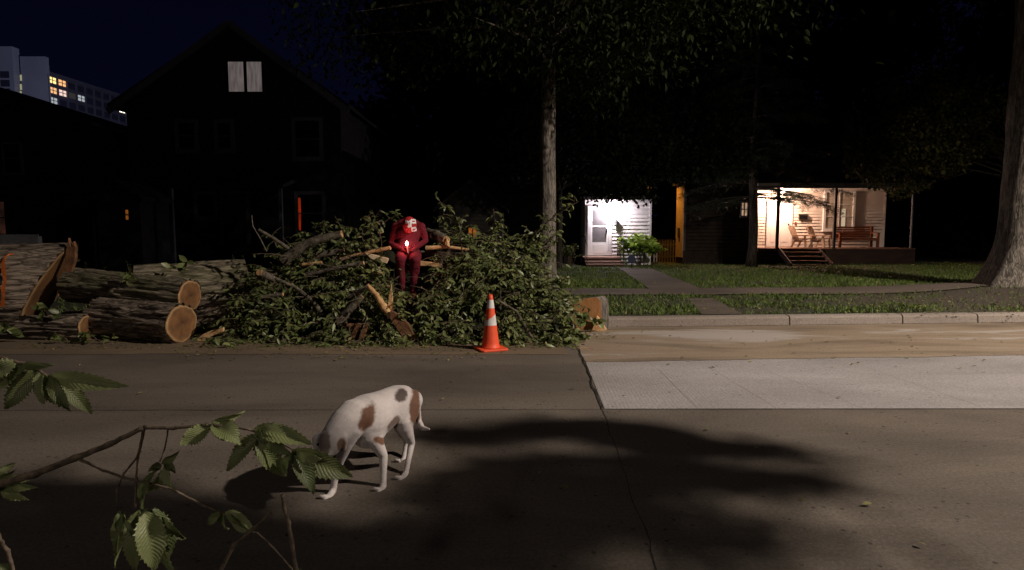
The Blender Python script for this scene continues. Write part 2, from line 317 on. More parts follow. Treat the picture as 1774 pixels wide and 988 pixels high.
def soilmat():
    m, nt, b = newmat('lawn_soil'); t = N(nt, 'ShaderNodeTexCoord')
    n = N(nt, 'ShaderNodeTexNoise', Scale=2.2, Detail=8, Roughness=.7); nt.links.new(t.outputs['Object'], n.inputs['Vector'])
    r = N(nt, 'ShaderNodeValToRGB'); nt.links.new(n.outputs[0], r.inputs[0]); r.color_ramp.elements[0].position = .35; r.color_ramp.elements[1].position = .62
    r.color_ramp.elements[0].color = (.018, .024, .010, 1); r.color_ramp.elements[1].color = (.055, .046, .026, 1)
    v = N(nt, 'ShaderNodeVectorMath', operation='SUBTRACT'); v.inputs[1].default_value = (10.0, 11.9, .2); nt.links.new(t.outputs['Object'], v.inputs[0])
    sc = N(nt, 'ShaderNodeVectorMath', operation='MULTIPLY'); sc.inputs[1].default_value = (.24, .45, 0); nt.links.new(v.outputs[0], sc.inputs[0])
    ln = N(nt, 'ShaderNodeVectorMath', operation='LENGTH'); nt.links.new(sc.outputs[0], ln.inputs[0])
    ad = N(nt, 'ShaderNodeMath', operation='MULTIPLY_ADD'); nt.links.new(n.outputs[0], ad.inputs[0]); ad.inputs[1].default_value = 1.2; nt.links.new(ln.outputs['Value'], ad.inputs[2])
    mr = N(nt, 'ShaderNodeMapRange'); nt.links.new(ad.outputs[0], mr.inputs[0]); mr.inputs['From Min'].default_value = 1.6; mr.inputs['From Max'].default_value = 1.2
    mx = N(nt, 'ShaderNodeMixRGB'); nt.links.new(mr.outputs[0], mx.inputs[0]); nt.links.new(r.outputs[0], mx.inputs[1]); mx.inputs[2].default_value = (.062, .048, .034, 1)
    nt.links.new(mx.outputs[0], b.inputs['Base Color']); b.inputs['Roughness'].default_value = .95
    n2 = N(nt, 'ShaderNodeTexNoise', Scale=22, Detail=6); nt.links.new(t.outputs['Object'], n2.inputs['Vector'])
    bu = N(nt, 'ShaderNodeBump', Strength=.8, Distance=.03); nt.links.new(n2.outputs[0], bu.inputs['Height']); nt.links.new(bu.outputs[0], b.inputs['Normal'])
    return m
M['soil'] = soilmat()

# ------------------------------------------------------------------ ground, road, kerb, pavement
def sheet(name, pts, m, z=None):
    mb = MB(); mb.add([(p[0], p[1], p[2] if z is None else z) for p in pts], [tuple(range(len(pts)))])
    o = mb.build(name, m); tag(o, kind='structure'); return o
KA = R(4.4); KT = math.tan(KA)
def kerbY(x, off=0.0): return 9.60 + (x-1.6)*KT + off
ZV = 0.17      # verge and lawn level
XL, XR = -70, 70
sheet('ground', [(-900, -300, -0.05), (900, -300, -0.05), (900, 1500, -0.05), (-900, 1500, -0.05)], M['soil'])
# gently crowned road as one sheet
sheet('road', [(XL, -6, 0), (XR, -6, 0), (XR, kerbY(XR)+0.02, 0), (XL, kerbY(XL)+0.02, 0)], M['road'])
# the patch of new pale concrete, from the cross joint to the right
JL = [G(1002, 602), G(1010, 632), G(1024, 668), G(1045, 714)]
YN = 5.07      # near joint
def crossX(y): # cross joint: x as a function of depth
    a = G(1000, 598); b = G(1045, 713); c = G(1130, 962)
    if y > b.y: t = (y-b.y)/(a.y-b.y); return b.x+(a.x-b.x)*t
    t = (y-c.y)/(b.y-c.y); return c.x+(b.x-c.x)*t
rng = random.Random(5)
slab_pts = [(crossX(5.09)+0.02, 5.09, 0.004), (22, 5.17, 0.004), (22, 8.9, 0.004), (crossX(7.0)+0.02, 7.0, 0.004)]
sheet('road_slab', slab_pts, M['slab'])
# sawdust and mud washed over the lane beside the kerb: irregular tan film with bare pale swirls
def dirtfilm():
    m, nt, b = newmat('sawdust_film')
    t = N(nt, 'ShaderNodeTexCoord'); mp = N(nt, 'ShaderNodeMapping'); mp.inputs['Scale'].default_value = (0.22, 1, 1); nt.links.new(t.outputs['Object'], mp.inputs[0])
    n1 = N(nt, 'ShaderNodeTexNoise', Scale=1.3, Detail=7, Roughness=0.55, Distortion=0.8); nt.links.new(mp.outputs[0], n1.inputs['Vector'])
    r = N(nt, 'ShaderNodeValToRGB'); nt.links.new(n1.outputs[0], r.inputs[0])
    e = r.color_ramp.elements; e[0].position = 0.36; e[0].color = (0.155, 0.115, 0.08, 1); e[1].position = 0.50; e[1].color = (0.265, 0.20, 0.14, 1)
    x = e.new(0.55); x.color = (0.25, 0.19, 0.135, 1); x = e.new(0.60); x.color = (0.36, 0.31, 0.275, 1)
    n2 = N(nt, 'ShaderNodeTexNoise', Scale=60, Detail=5, Roughness=0.8); nt.links.new(t.outputs['Object'], n2.inputs['Vector'])
    mr = N(nt, 'ShaderNodeMapRange'); mr.inputs['From Min'].default_value = 0.3; mr.inputs['From Max'].default_value = 0.7; mr.inputs['To Min'].default_value = 0.7; mr.inputs['To Max'].default_value = 1.3; nt.links.new(n2.outputs[0], mr.inputs[0])
    mx = N(nt, 'ShaderNodeMixRGB', blend_type='MULTIPLY'); mx.inputs[0].default_value = 1; nt.links.new(r.outputs[0], mx.inputs[1]); nt.links.new(mr.outputs[0], mx.inputs[2])
    c_ = G(1262, 582)
    v = N(nt, 'ShaderNodeVectorMath', operation='SUBTRACT'); v.inputs[1].default_value = (c_.x, c_.y, 0); nt.links.new(t.outputs['Object'], v.inputs[0])
    sc = N(nt, 'ShaderNodeVectorMath', operation='MULTIPLY'); sc.inputs[1].default_value = (.8, 2.2, 0); nt.links.new(v.outputs[0], sc.inputs[0])
    ln = N(nt, 'ShaderNodeVectorMath', operation='LENGTH'); nt.links.new(sc.outputs[0], ln.inputs[0])
    ad = N(nt, 'ShaderNodeMath', operation='MULTIPLY_ADD'); nt.links.new(n1.outputs[0], ad.inputs[0]); ad.inputs[1].default_value = 2.4; nt.links.new(ln.outputs['Value'], ad.inputs[2])
    m9 = N(nt, 'ShaderNodeMapRange'); nt.links.new(ad.outputs[0], m9.inputs[0]); m9.inputs['From Min'].default_value = 2.25; m9.inputs['From Max'].default_value = 1.95
    mw = N(nt, 'ShaderNodeMixRGB'); nt.links.new(m9.outputs[0], mw.inputs[0]); nt.links.new(mx.outputs[0], mw.inputs[1]); mw.inputs[2].default_value = (.37, .325, .30, 1)
    nt.links.new(mw.outputs[0], b.inputs['Base Color']); b.inputs['Roughness'].default_value = 0.9
    bu = N(nt, 'ShaderNodeBump', Strength=0.4, Distance=0.008); nt.links.new(n2.outputs[0], bu.inputs['Height']); nt.links.new(bu.outputs[0], b.inputs['Normal'])
    return m
M['film'] = dirtfilm()
pts = []
xs = [crossX(7.0)+0.02+0.09*i for i in range(0, 230)]
low = [(x, 6.98+(x-1.0)*0.075+0.05*noise.noise(Vector((x*1.1, 3, 0)))+0.025*noise.noise(Vector((x*7, 1, 0))), 0.008) for x in xs]
high = [(x, kerbY(x), 0.008) for x in (xs[-1], xs[0]-0.02)]
sheet('road_dirt', low+high, M['film'])
# tan dust along the left gutter, in front of the logs
M['dust'] = mat('gutter_dust', (0.135, 0.10, 0.068), 0.95, (0.20, 0.145, 0.095), 2.5, stretch=(0.3, 1, 1), bump=0.4, bscale=60)
pl = [(-12+0.1*i) for i in range(0, 128)]
low = [(x, 7.45+0.10*noise.noise(Vector((x*0.8, 9, 0)))+0.03*noise.noise(Vector((x*6, 4, 0))), 0.004) for x in pl if x < crossX(7.4)-0.03]
sheet('road_dust', low+[(low[-1][0], 9.3, 0.004), (low[0][0], 8.3, 0.004)], M['dust'])

def ribbon(name, pts, wd, z, m, jit=0.0, seed=0):
    mb = MB(); L = []; Rr = []; rg = random.Random(seed); dense = []
    for a, b in zip(pts[:-1], pts[1:]):
        a = Vector(a[:2]); b = Vector(b[:2]); n = max(2, int((b-a).length/0.05))
        dense += [a+(b-a)*(i/n) for i in range(n)]
    dense.append(Vector(pts[-1][:2]))
    for i, p in enumerate(dense):
        d = (dense[min(i+1, len(dense)-1)]-dense[max(0, i-1)]).normalized(); nrm = Vector((-d.y, d.x))
        q = p+nrm*jit*(noise.noise(Vector((i*0.13, seed, 0)))+0.4*noise.noise(Vector((i*0.6, seed, 3))))
        ww = wd*(0.6+0.8*abs(noise.noise(Vector((i*0.3, seed, 7)))))
        L.append(q-nrm*ww/2); Rr.append(q+nrm*ww/2)
    n = len(L); mb.add([(v.x, v.y, z) for v in L]+[(v.x, v.y, z) for v in Rr], [(i, i+1, n+i+1, n+i) for i in range(n-1)])
    return tag(mb.build(name, m), kind='structure')
ribbon('road_joint', [(-12, 5.02), (crossX(5.07), 5.07)], 0.010, 0.003, M['crack_and_shadow'], 0.012, 1)
ribbon('road_joint', [(crossX(5.07), 5.07), (21, 5.15)], 0.010, 0.006, M['crack_and_shadow'], 0.010, 2)
ribbon('road_joint', [(crossX(8.0), 8.0), (crossX(7), 7), (crossX(6), 6), (crossX(5.07), 5.07)], 0.020, 0.010, M['crack_and_shadow'], 0.035, 3)
ribbon('road_joint', [(crossX(5.07), 5.07), (crossX(4), 4), (crossX(3), 3), (crossX(1.5), 1.5)], 0.008, 0.003, M['crack_and_shadow'], 0.022, 4)
for k, (a, b) in enumerate([((1140, 640), (1212, 712)), ((1220, 632), (1352, 712)), ((1310, 636), (1500, 710)), ((1480, 630), (1700, 706))]):
    ribbon('road_joint', [G(*a), G(*b)], 0.004, 0.0055, M['kerb'], 0.006, 10+k)

# kerb stones (real step), with joints
kb = MB(); joints = [1052, 1360, 1553, 1682, 1800]
kx = [G(j, 565-(j-1052)*0.011).x for j in joints]
kx = [-60, -30, -20, -14, -9.5, -6.4, -3.3, kx[0]-1.4]+kx[1:]+[kx[-1]+2.8, kx[-1]+6, kx[-1]+12, 60]
def kv(x, off, z): return (x-off*math.sin(KA), kerbY(x)+off*math.cos(KA), z)
for a, b in zip(kx[:-1], kx[1:]):
    a += 0.012; b -= 0.012
    nn = max(2, int((b-a)/0.25)) if b-a < 8 else 2
    prof = [(0.0, -0.02), (0.012, 0.12), (0.03, 0.148), (0.06, 0.158), (0.16, 0.165), (0.16, -0.02)]
    vs = []; fs = []
    for i in range(nn+1):
        x = a+(b-a)*i/nn; dz = 0.006*noise.noise(Vector((x*2, 0, 0)))
        dd = 0.008*noise.noise(Vector((x*3, 5, 0)))
        for (o_, z_) in prof: vs.append(kv(x, o_+dd, z_+(dz if z_ > 0.1 else 0)))
    m_ = len(prof)
    for i in range(nn):
        for k in range(m_-1): fs.append((i*m_+k, i*m_+k+1, (i+1)*m_+k+1, (i+1)*m_+k))
    fs.append(tuple(range(m_))); fs.append(tuple(nn*m_+k for k in range(m_-1, -1, -1)))
    kb.add(vs, fs)
tag(kb.build('kerb', M['kerb']), kind='structure')
# dark strip along the kerb foot, a painted shadow line
ribbon('gutter_shadow', [kv(-12, -0.006, 0), kv(20, -0.006, 0)], 0.02, 0.012, M['crack_and_shadow'], 0.01, 8)

# lawn terrain: verge + yard, one gridded sheet starting behind the kerb
def terrZ(x, y):
    b = ZV+0.03*noise.noise(Vector((x*0.35, y*0.35, 0)))
    # earth heaped round the big tree
    d = math.hypot(x-12.0, (y-13.6)*1.0)
    b += 0.22*math.exp(-(d/2.0)**2)
    e = (y-kerbY(x)-0.16)
    if e < 0.3: b = 0.162+(b-0.162)*max(0, e/0.3)
    return b
def path_poly():
    return [G(1071, 465, ZV), G(1126, 503, ZV), G(1217, 503, ZV), G(1130, 467, ZV)]
# (nx, ny) grid in kerb frame
gx = np.linspace(-30, 30, 121); gy = np.concatenate([np.linspace(0.165, 6, 36), np.linspace(6.4, 60, 60)])
vs = []; fs = []
for yo in gy:
    for x in gx:
        y = kerbY(x)+yo; vs.append((x, y, terrZ(x, y)))
nx = len(gx)
for j in range(len(gy)-1):
    for i in range(nx-1): fs.append((j*nx+i, j*nx+i+1, (j+1)*nx+i+1, (j+1)*nx+i))
me = bpy.data.meshes.new('lawn_ground'); me.from_pydata(vs, [], fs); me.update()
tag(link('lawn_ground', me, M['soil'], smooth=True), kind='structure')

def drape(name, poly, m, dz=0.03, n=24):
    """quad poly (a,b,c,d) draped as a grid just above the terrain"""
    a, b, c, d = [Vector(p) for p in poly]; mb = MB(); vs = []; fs = []
    for i in range(n+1):
        for j in range(n+1):
            p = a.lerp(b, i/n).lerp(d.lerp(c, i/n), j/n); vs.append((p.x, p.y, terrZ(p.x, p.y)+dz))
    for i in range(n):
        for j in range(n): fs.append((i*(n+1)+j, (i+1)*(n+1)+j, (i+1)*(n+1)+j+1, i*(n+1)+j+1))
    mb.add(vs, fs); return tag(mb.build(name, m, smooth=True), kind='structure')
SW0, SW1 = 3.30, 4.75    # pavement band behind the kerb
drape('pavement', [(-28, kerbY(-28)+SW0, 0), (28, kerbY(28)+SW0, 0), (28, kerbY(28)+SW1, 0), (-28, kerbY(-28)+SW1, 0)], M['path'], 0.022, 90)
drape('garden_path', path_poly(), M['path'], 0.027, 20)
drape('verge_path', [G(1215, 545.5, ZV), G(1192, 517, ZV), G(1236, 517, ZV), G(1286, 544.5, ZV)], M['path'], 0.012, 16)
# bare trodden earth on the verge, left of the big tree
def blob(name, px, m, dz, seed):
    c = sum((Vector(p) for p in px), Vector())/len(px); mb = MB(); n = 48; ring = []
    ps = [Vector(p) for p in px]; K = len(ps)
    for i in range(n):
        t = i/n*K; a = ps[int(t) % K]; b = ps[(int(t)+1) % K]; p = a.lerp(b, t-int(t))
        p = c+(p-c)*(1+0.34*noise.noise(Vector((i*0.5, seed, 0)))); ring.append(p)
    vs = [(c.x, c.y, terrZ(c.x, c.y)+dz)]; S = 8
    for s in range(1, S+1):
        for p in ring: q = c.lerp(p, s/S); vs.append((q.x, q.y, terrZ(q.x, q.y)+dz))
    fs = [(0, 1+i, 1+(i+1) % n) for i in range(n)]
    for s in range(S-1):
        for i in range(n): fs.append((1+s*n+i, 1+(s+1)*n+i, 1+(s+1)*n+(i+1) % n, 1+s*n+(i+1) % n))
    mb.add(vs, fs); return tag(mb.build(name, m, smooth=True), kind='structure')
bare_px = [(1540, 541), (1545, 518), (1620, 508), (1700, 500), (1860, 500), (1880, 535), (1750, 541), (1640, 542)]
blob('bare_earth', [G(a, b, ZV) for a, b in [(1445, 463), (1500, 461), (1600, 470), (1510, 472)]], M['dirt_ground'], 0.02, 4)

# ------------------------------------------------------------------ leaf meshes with numpy
LEAF = np.array([[0, 0, 0], [0.25, 0.17, 0.05], [0.25, -0.17, 0.05], [0.3, 0, 0.0], [0.62, 0.19, 0.04], [0.62, -0.19, 0.04], [0.65, 0, -0.02], [1.0, 0, -0.10]], float)
LEAFF = [(0, 1, 3), (0, 3, 2), (1, 4, 6, 3), (3, 6, 5, 2), (4, 7, 6), (6, 7, 5)]
SIMPLE = np.array([[0, 0, 0], [0.45, 0.24, 0.04], [1, 0, -0.08], [0.45, -0.24, 0.04]], float); SIMPLEF = [(0, 1, 2, 3)]
MAPLE = np.array([[0, 0, 0], [0.15, 0.35, 0], [0.45, 0.20, 0.03], [0.55, 0.5, -0.05], [0.68, 0.17, 0.02], [1.0, 0, -0.08], [0.68, -0.17, 0.02], [0.55, -0.5, -0.05], [0.45, -0.2, 0.03], [0.15, -0.35, 0]], float)
MAPLEF = [(0, 1, 2, 8, 9), (2, 3, 4), (2, 4, 5, 6, 8), (8, 6, 7)]
def frames(dirs, ups):
    x = dirs/np.maximum(np.linalg.norm(dirs, axis=1, keepdims=True), 1e-9)
    y = np.cross(ups, x); y /= np.maximum(np.linalg.norm(y, axis=1, keepdims=True), 1e-9)
    z = np.cross(x, y); return x, y, z
def leaves_obj(name, pos, dirs, ups, size, m, parent=None, shape=LEAF, sf=LEAFF, wide=1.0):
    x, y, z = frames(dirs, ups); n = len(pos); k = len(shape)
    size = np.asarray(size).reshape(-1, 1, 1)*np.ones((n, 1, 1))
    S = shape*np.array([1, wide, 1])
    V = pos[:, None, :]+size*(S[None, :, 0:1]*x[:, None, :]+S[None, :, 1:2]*y[:, None, :]+S[None, :, 2:3]*z[:, None, :])
    V = V.reshape(-1, 3).astype(np.float32)
    ls = [len(f) for f in sf]; flat = np.concatenate([np.array(f) for f in sf])
    loops = (np.arange(n)[:, None]*k+flat[None, :]).ravel().astype(np.int32)
    tot = np.tile(np.array(ls, np.int32), n); start = np.concatenate([[0], np.cumsum(tot)[:-1]]).astype(np.int32)
    me = bpy.data.meshes.new(name); me.vertices.add(len(V)); me.vertices.foreach_set('co', V.ravel())
    me.loops.add(len(loops)); me.loops.foreach_set('vertex_index', loops)
    me.polygons.add(len(tot)); me.polygons.foreach_set('loop_start', start); me.polygons.foreach_set('loop_total', tot)
    me.update(calc_edges=True)
    return link(name, me, m, parent)

# ------------------------------------------------------------------ grass
def grass():
    rg = np.random.default_rng(3); P = []
    def inpoly(x, y, poly):
        c = np.zeros(len(x), bool); n = len(poly)
        for i in range(n):
            a = poly[i]; b = poly[(i+1) % n]
            cond = ((a[1] > y) != (b[1] > y)) & (x < (b[0]-a[0])*(y-a[1])/(b[1]-a[1]+1e-12)+a[0]); c ^= cond
        return c
    n = 150000
    x = rg.uniform(-14, 20, n); yo = 0.2+rg.beta(0.9, 1.6, n)*17; y = 9.6+(x-1.6)*KT+yo
    keep = (np.abs(x/y) < 0.92) & ~((yo > SW0+rg.normal(0.03, 0.05, n)) & (yo < SW1-rg.normal(0.05, 0.06, n)))
    for poly in (path_poly(), [G(1217, 548, ZV), G(1192, 517, ZV), G(1236, 517, ZV), G(1288, 547, ZV)]):
        keep &= ~inpoly(x, y, poly)
    bd = np.hypot((x-10.0)*.24, (y-11.9)*.45)+.7*np.array([noise.noise(Vector((a*1.3, c*1.3, 9))) for a, c in zip(x, y)]); keep &= ~((bd < .6) & (rg.random(n) > 0.2)) & ~((bd < .95) & (rg.random(n) > .6))
    # patchy
    ns = np.array([noise.noise(Vector((a*0.9, c*0.9, 0)))+.6*noise.noise(Vector((a*3, c*3, 4))) for a, c in zip(x, y)])
    keep &= (rg.random(n) < 0.80+ns*1.1+0.45*(yo > SW1))
    keep &= ~((x < 1.0) & (yo < 3.3) & (rg.random(n) > 0.3))
    x = x[keep]; y = y[keep]; ns = ns[keep]; n = len(x)
    z = np.array([terrZ(a, c) for a, c in zip(x, y)])
    dirs = np.stack([rg.normal(0, 0.5, n), rg.normal(0, 0.5, n), np.ones(n)*0.9], 1)
    ups = rg.normal(0, 1, (n, 3)); size = rg.uniform(0.035, 0.085, n)*(1+ns*0.5)*np.where(y-(9.6+(x-1.6)*KT) < 3.3, 1.0, 1.15)
    B = np.array([[0, 0.07, 0], [0, -0.07, 0], [0.6, 0.05, 0.03], [0.6, -0.05, 0.03], [1, 0, 0.15]], float)
    o = leaves_obj('grass', np.stack([x, y, z], 1), dirs, ups, size, M['grass'], None, B, [(0, 1, 3, 2), (2, 3, 4)], 1.6)
    tag(o, 'short uneven green grass on the verge and the front lawns', 'grass', kind='stuff')
grass()

# ------------------------------------------------------------------ trees
def tree(name, label, cat, base, h, r0, rtop, crown_c, crown_r, nclump, nleaf, leaf, lm, bark, seed, flare=1.5, shape=MAPLE, sf=MAPLEF, spread=0.75, group=None, lean=(0, 0), shell=0.35, floor=-9, trunk_n=20, keepclear=None, reach=2.2):
    rg = random.Random(seed); root = thing(name, label, cat, base, group)
    base = Vector(base); mb = MB(); pts = []; rad = []; n = 26
    for i in range(n+1):
        t = i/n; z = h*t; f = 1+(flare-1)*math.exp(-z/(r0*reach))
        pts.append(base+Vector((lean[0]*t+0.04*h*0.15*noise.noise(Vector((t*3, seed, 0))), lean[1]*t, z-0.1*(i == 0)))); rad.append((r0+(rtop-r0)*t)*f)
    # trunk with ridged bark and buttresses
    vs = []; fs = []; NN = trunk_n*3
    for i, p in enumerate(pts):
        for k in range(NN):
            a = 2*math.pi*k/NN; t = (p.z-base.z)
            but = 1+0.18*math.exp(-t/(r0*1.6))*math.cos(a*5+seed)*(flare-1)
            rr = rad[i]*but*(1+0.045*noise.noise(Vector((math.cos(a)*4, math.sin(a)*4, t*0.9+seed)))+0.025*noise.noise(Vector((math.cos(a)*14, math.sin(a)*14, t*2.5))))
            vs.append((p.x+rr*math.cos(a), p.y+rr*math.sin(a), p.z))
    for i in range(n):
        for k in range(NN): fs.append((i*NN+k, i*NN+(k+1) % NN, (i+1)*NN+(k+1) % NN, (i+1)*NN+k))
    mb.add(vs, fs)
    cc = Vector(crown_c); cr = Vector(crown_r); cl = []
    while len(cl) < nclump:
        v = Vector((rg.uniform(-1, 1), rg.uniform(-1, 1), rg.uniform(-1, 1)))
        if v.length > 1 or v.length < shell: continue
        p = cc+Vector((v.x*cr.x, v.y*cr.y, v.z*cr.z))
        if p.z < floor: continue
        if keepclear and keepclear(p): continue
        cl.append(p)
    top = pts[-1]
    for i, p in enumerate(cl):
        if i % 2: continue
        s = pts[rg.randint(int(n*0.72), n)]
        mid = s.lerp(p, 0.45)+Vector((rg.uniform(-.3, .3), rg.uniform(-.3, .3), rg.uniform(0.1, 0.7)))
        r1 = rtop*rg.uniform(0.28, 0.5)
        mb.tube([s, s.lerp(mid, 0.5)+Vector((0, 0, 0.1)), mid, mid.lerp(p, 0.6), p], [r1, r1*0.75, r1*0.55, r1*0.3, r1*0.1], 6, caps=False)
    mb.build('trunk', bark, root, smooth=True)
    g = np.random.default_rng(seed); C = np.array([tuple(p) for p in cl]); idx = g.integers(0, len(cl), nleaf)
    csz = g.uniform(0.55, 1.25, len(cl))[idx][:, None]
    off = g.normal(0, 1, (nleaf, 3))*spread*csz*np.array([1, 1, 0.6]); off[:, 2] -= 0.10*(off[:, 0]**2+off[:, 1]**2)
    P = C[idx]+off
    dirs = off*0.4+g.normal(0, 0.6, (nleaf, 3)); dirs[:, 2] -= 0.45
    ups = g.normal(0, 0.5, (nleaf, 3))+np.array([0, 0, 1]); size = g.uniform(0.65, 1.3, nleaf)*leaf
    if keepclear:
        kk = np.array([not keepclear(Vector(p)) for p in P]); P = P[kk]; dirs = dirs[kk]; ups = ups[kk]; size = size[kk]
    leaves_obj('crown', P, dirs, ups, size, lm, root, shape, sf)
    return root
def proj(p):
    v = Vector(p)-Vector((0, 0, CAM_H)); d = v.dot(_F)
    if d <= 0.05: return (-1e5, -1e5)
    return (CX+FOC*v.x/d, CY-FOC*v.dot(_U)/d)

# middle street tree with the smooth pale trunk
tb = G(948, 513, ZV)
def clear_mid(p):
    x, y = proj(p); 
    if x < 640: return y > 120+(x-480)*0.5+30*noise.noise(Vector((x*0.02, 0, 0))) if x > 470 else True
    return y > 150+60*noise.noise(Vector((x*0.012, 1, 0))) and not (930 < x < 1090 and y < 205)
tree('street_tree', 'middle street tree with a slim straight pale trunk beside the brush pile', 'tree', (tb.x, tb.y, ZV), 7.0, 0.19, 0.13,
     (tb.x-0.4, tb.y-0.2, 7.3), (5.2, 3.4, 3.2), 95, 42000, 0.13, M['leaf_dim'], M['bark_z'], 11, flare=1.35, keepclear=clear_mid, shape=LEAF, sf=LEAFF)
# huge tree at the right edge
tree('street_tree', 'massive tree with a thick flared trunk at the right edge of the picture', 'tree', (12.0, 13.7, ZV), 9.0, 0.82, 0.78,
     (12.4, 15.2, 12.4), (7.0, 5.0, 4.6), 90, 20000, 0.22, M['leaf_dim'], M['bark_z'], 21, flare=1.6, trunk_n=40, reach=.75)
# tree on the near side of the road, whose boughs shade the near lane
NT = (6.8, -1.6, 0.0)
def nearcl(p): 
    x, y = proj(p); return (p.y > 0.1 and -150 < x < 1950 and y > -90)
SH = [  # places on the road shaded by boughs: photo pixel, half width along the road, half depth (m)
    (800, 755, .42, .12), (880, 748, .38, .12), (980, 740, .42, .13), (1040, 735, .3, .10), (1080, 755, .40, .15), (1170, 765, .42, .14), (1270, 778, .42, .11), (1360, 790, .32, .08),
    (1130, 790, .30, .14), (1170, 818, .36, .14), (1260, 830, .42, .15), (1350, 842, .42, .13), (900, 812, .3, .15), (840, 830, .34, .16), (940, 845, .36, .18), (1010, 800, .30, .10), (870, 870, .34, .16),
    (1090, 860, .34, .16), (1000, 880, .32, .14), (1110, 900, .32, .14), (1200, 925, .32, .10), (1290, 940, .30, .08), (960, 915, .3, .10), (900, 930, .34, .12), (800, 935, .34, .10), (700, 945, .34, .12), (620, 930, .30, .12), (740, 870, .26, .12),
    (520, 950, .34, .14), (430, 925, .34, .14), (330, 880, .34, .13), (230, 940, .38, .16), (120, 960, .4, .18), (60, 890, .4, .14), (150, 850, .33, .10), (-60, 860, .5, .2), (-80, 950, .5, .2), (400, 985, .4, .14), (640, 985, .36, .12), (850, 985, .3, .10)]
def shade_tree():
    root = thing('street_tree', 'tree on the near side of the road whose boughs shade the near lane', 'tree', NT)
    rg = random.Random(4); g = np.random.default_rng(4); mb = MB(); base = Vector(NT)
    pts = [base+Vector((0.08*math.sin(i*0.8), 0, i*0.55)) for i in range(12)]
    mb.tube(pts, [0.34*(1-0.045*i)*(1.35 if i == 0 else 1) for i in range(12)], 24, rough=0.2)
    P = []; Dr = []
    for k, (a, b, rx, ry) in enumerate(SH):
        q = G(a, b); t = 0.40+0.04*math.sin(k*2.1); c = q.lerp(LAMP, t)
        s = pts[rg.randint(6, 11)]; mid = s.lerp(c, 0.5)+Vector((0, 0, 0.35))
        mb.tube([s, mid, c], [0.05, 0.03, 0.008], 6, caps=False)
        n = int(165*(rx*ry/.05)); o = g.normal(0, 1, (n, 3)); o /= np.linalg.norm(o, axis=1, keepdims=True); o *= (g.random((n, 1))**0.5)
        o *= np.array([rx, ry*1.15, .12])*(1-t)*1.2; o += g.normal(0, .045, (7, 3))[g.integers(0, 7, n)]; P.append(np.array(c)[None]+o); Dr.append(o+g.normal(0, 0.4, (n, 3)))
    mb.build('trunk', M['bark_z'], root, smooth=True)
    P = np.concatenate(P); Dr = np.concatenate(Dr); n = len(P)
    leaves_obj('crown', P, Dr, g.normal(0, .5, (n, 3))+np.array([0, 0, 1]), g.uniform(.07, .13, n), M['leaf'], root)
shade_tree()

# dark trees behind and between the houses
specs = [(-2.6, 31, 9.5, (4.2, 3.5, 5.5), 'broad dark tree standing behind the brush pile, right of the gabled house'),
         (3.6, 32.5, 10.5, (5.2, 3.5, 6.0), 'dark tree directly behind the small white house'),
         (10.5, 36, 12.5, (5.5, 3.5, 6.5), 'dark tree behind the gap with the orange glow'),
         (17.0, 37, 12.0, (6.0, 3.5, 7.0), 'dark tree behind the lit porch'),
         (25.5, 36, 12.0, (7.0, 4.0, 8.0), 'dark tree behind the right end of the porch house')]
specs += [(-7.4, 35, 4.4, (3.6, 3, 4.4), 'low dark tree between the gabled house and the garage'), (-2.2, 38, 4.6, (4.8, 3, 4.6), 'low dark tree filling the gap behind the brush pile and garage'), (5.4, 40, 4.8, (5.5, 3, 4.8), 'low dark tree behind the white house and the orange gap'),
          (19.5, 34, 4.6, (3.6, 2.5, 4.6), 'low dark tree right behind the open end of the porch'), (25.0, 33, 4.8, (4.6, 3, 4.8), 'low dark tree left of the massive trunk, beyond the porch'), (31.5, 36, 8.0, (5.5, 4, 8.0), 'dark tree beyond the massive trunk')]
for i, (x, y, z, r, lb) in enumerate(specs):
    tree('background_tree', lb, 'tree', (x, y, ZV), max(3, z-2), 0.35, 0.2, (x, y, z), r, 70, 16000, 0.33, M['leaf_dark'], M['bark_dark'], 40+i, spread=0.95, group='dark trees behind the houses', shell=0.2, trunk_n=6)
# foliage just in front of the white house and hanging over its eaves
def clear_white(p):
    x, y = proj(p); return y > 352+14*noise.noise(Vector((x*0.05, 0, 2)))-(abs(x-1070)/60)*0+ (0 if 1000 < x < 1140 else -40)
tree('yard_tree', 'dark leafy tree whose boughs hang over the white front door', 'tree', (1.75, 22.4, ZV), 4.0, 0.10, 0.07, (4.2, 22.2, 5.2), (4.4, 2.0, 2.6), 80, 22000, 0.15, M['leaf_dark'], M['bark_dark'], 61, spread=0.55, shell=0.1, keepclear=clear_white, trunk_n=6)
def clear_porch(p):
    x, y = proj(p); return (1455 < x < 1800 and y > 348-abs(x-1560)*0.5+14*noise.noise(Vector((x*0.05, 0, 5)))) or x < 1462
tree('yard_tree', 'yellowish leafy tree hanging in front of the right end of the porch', 'tree', (18.9, 22.6, ZV), 4.5, 0.12, 0.08, (14.2, 21.4, 4.8), (2.6, 1.4, 2.4), 60, 11000, 0.13, M['leaf_yellow'], M['bark_dark'], 63, spread=0.42, shell=0.1, keepclear=clear_porch, trunk_n=6)

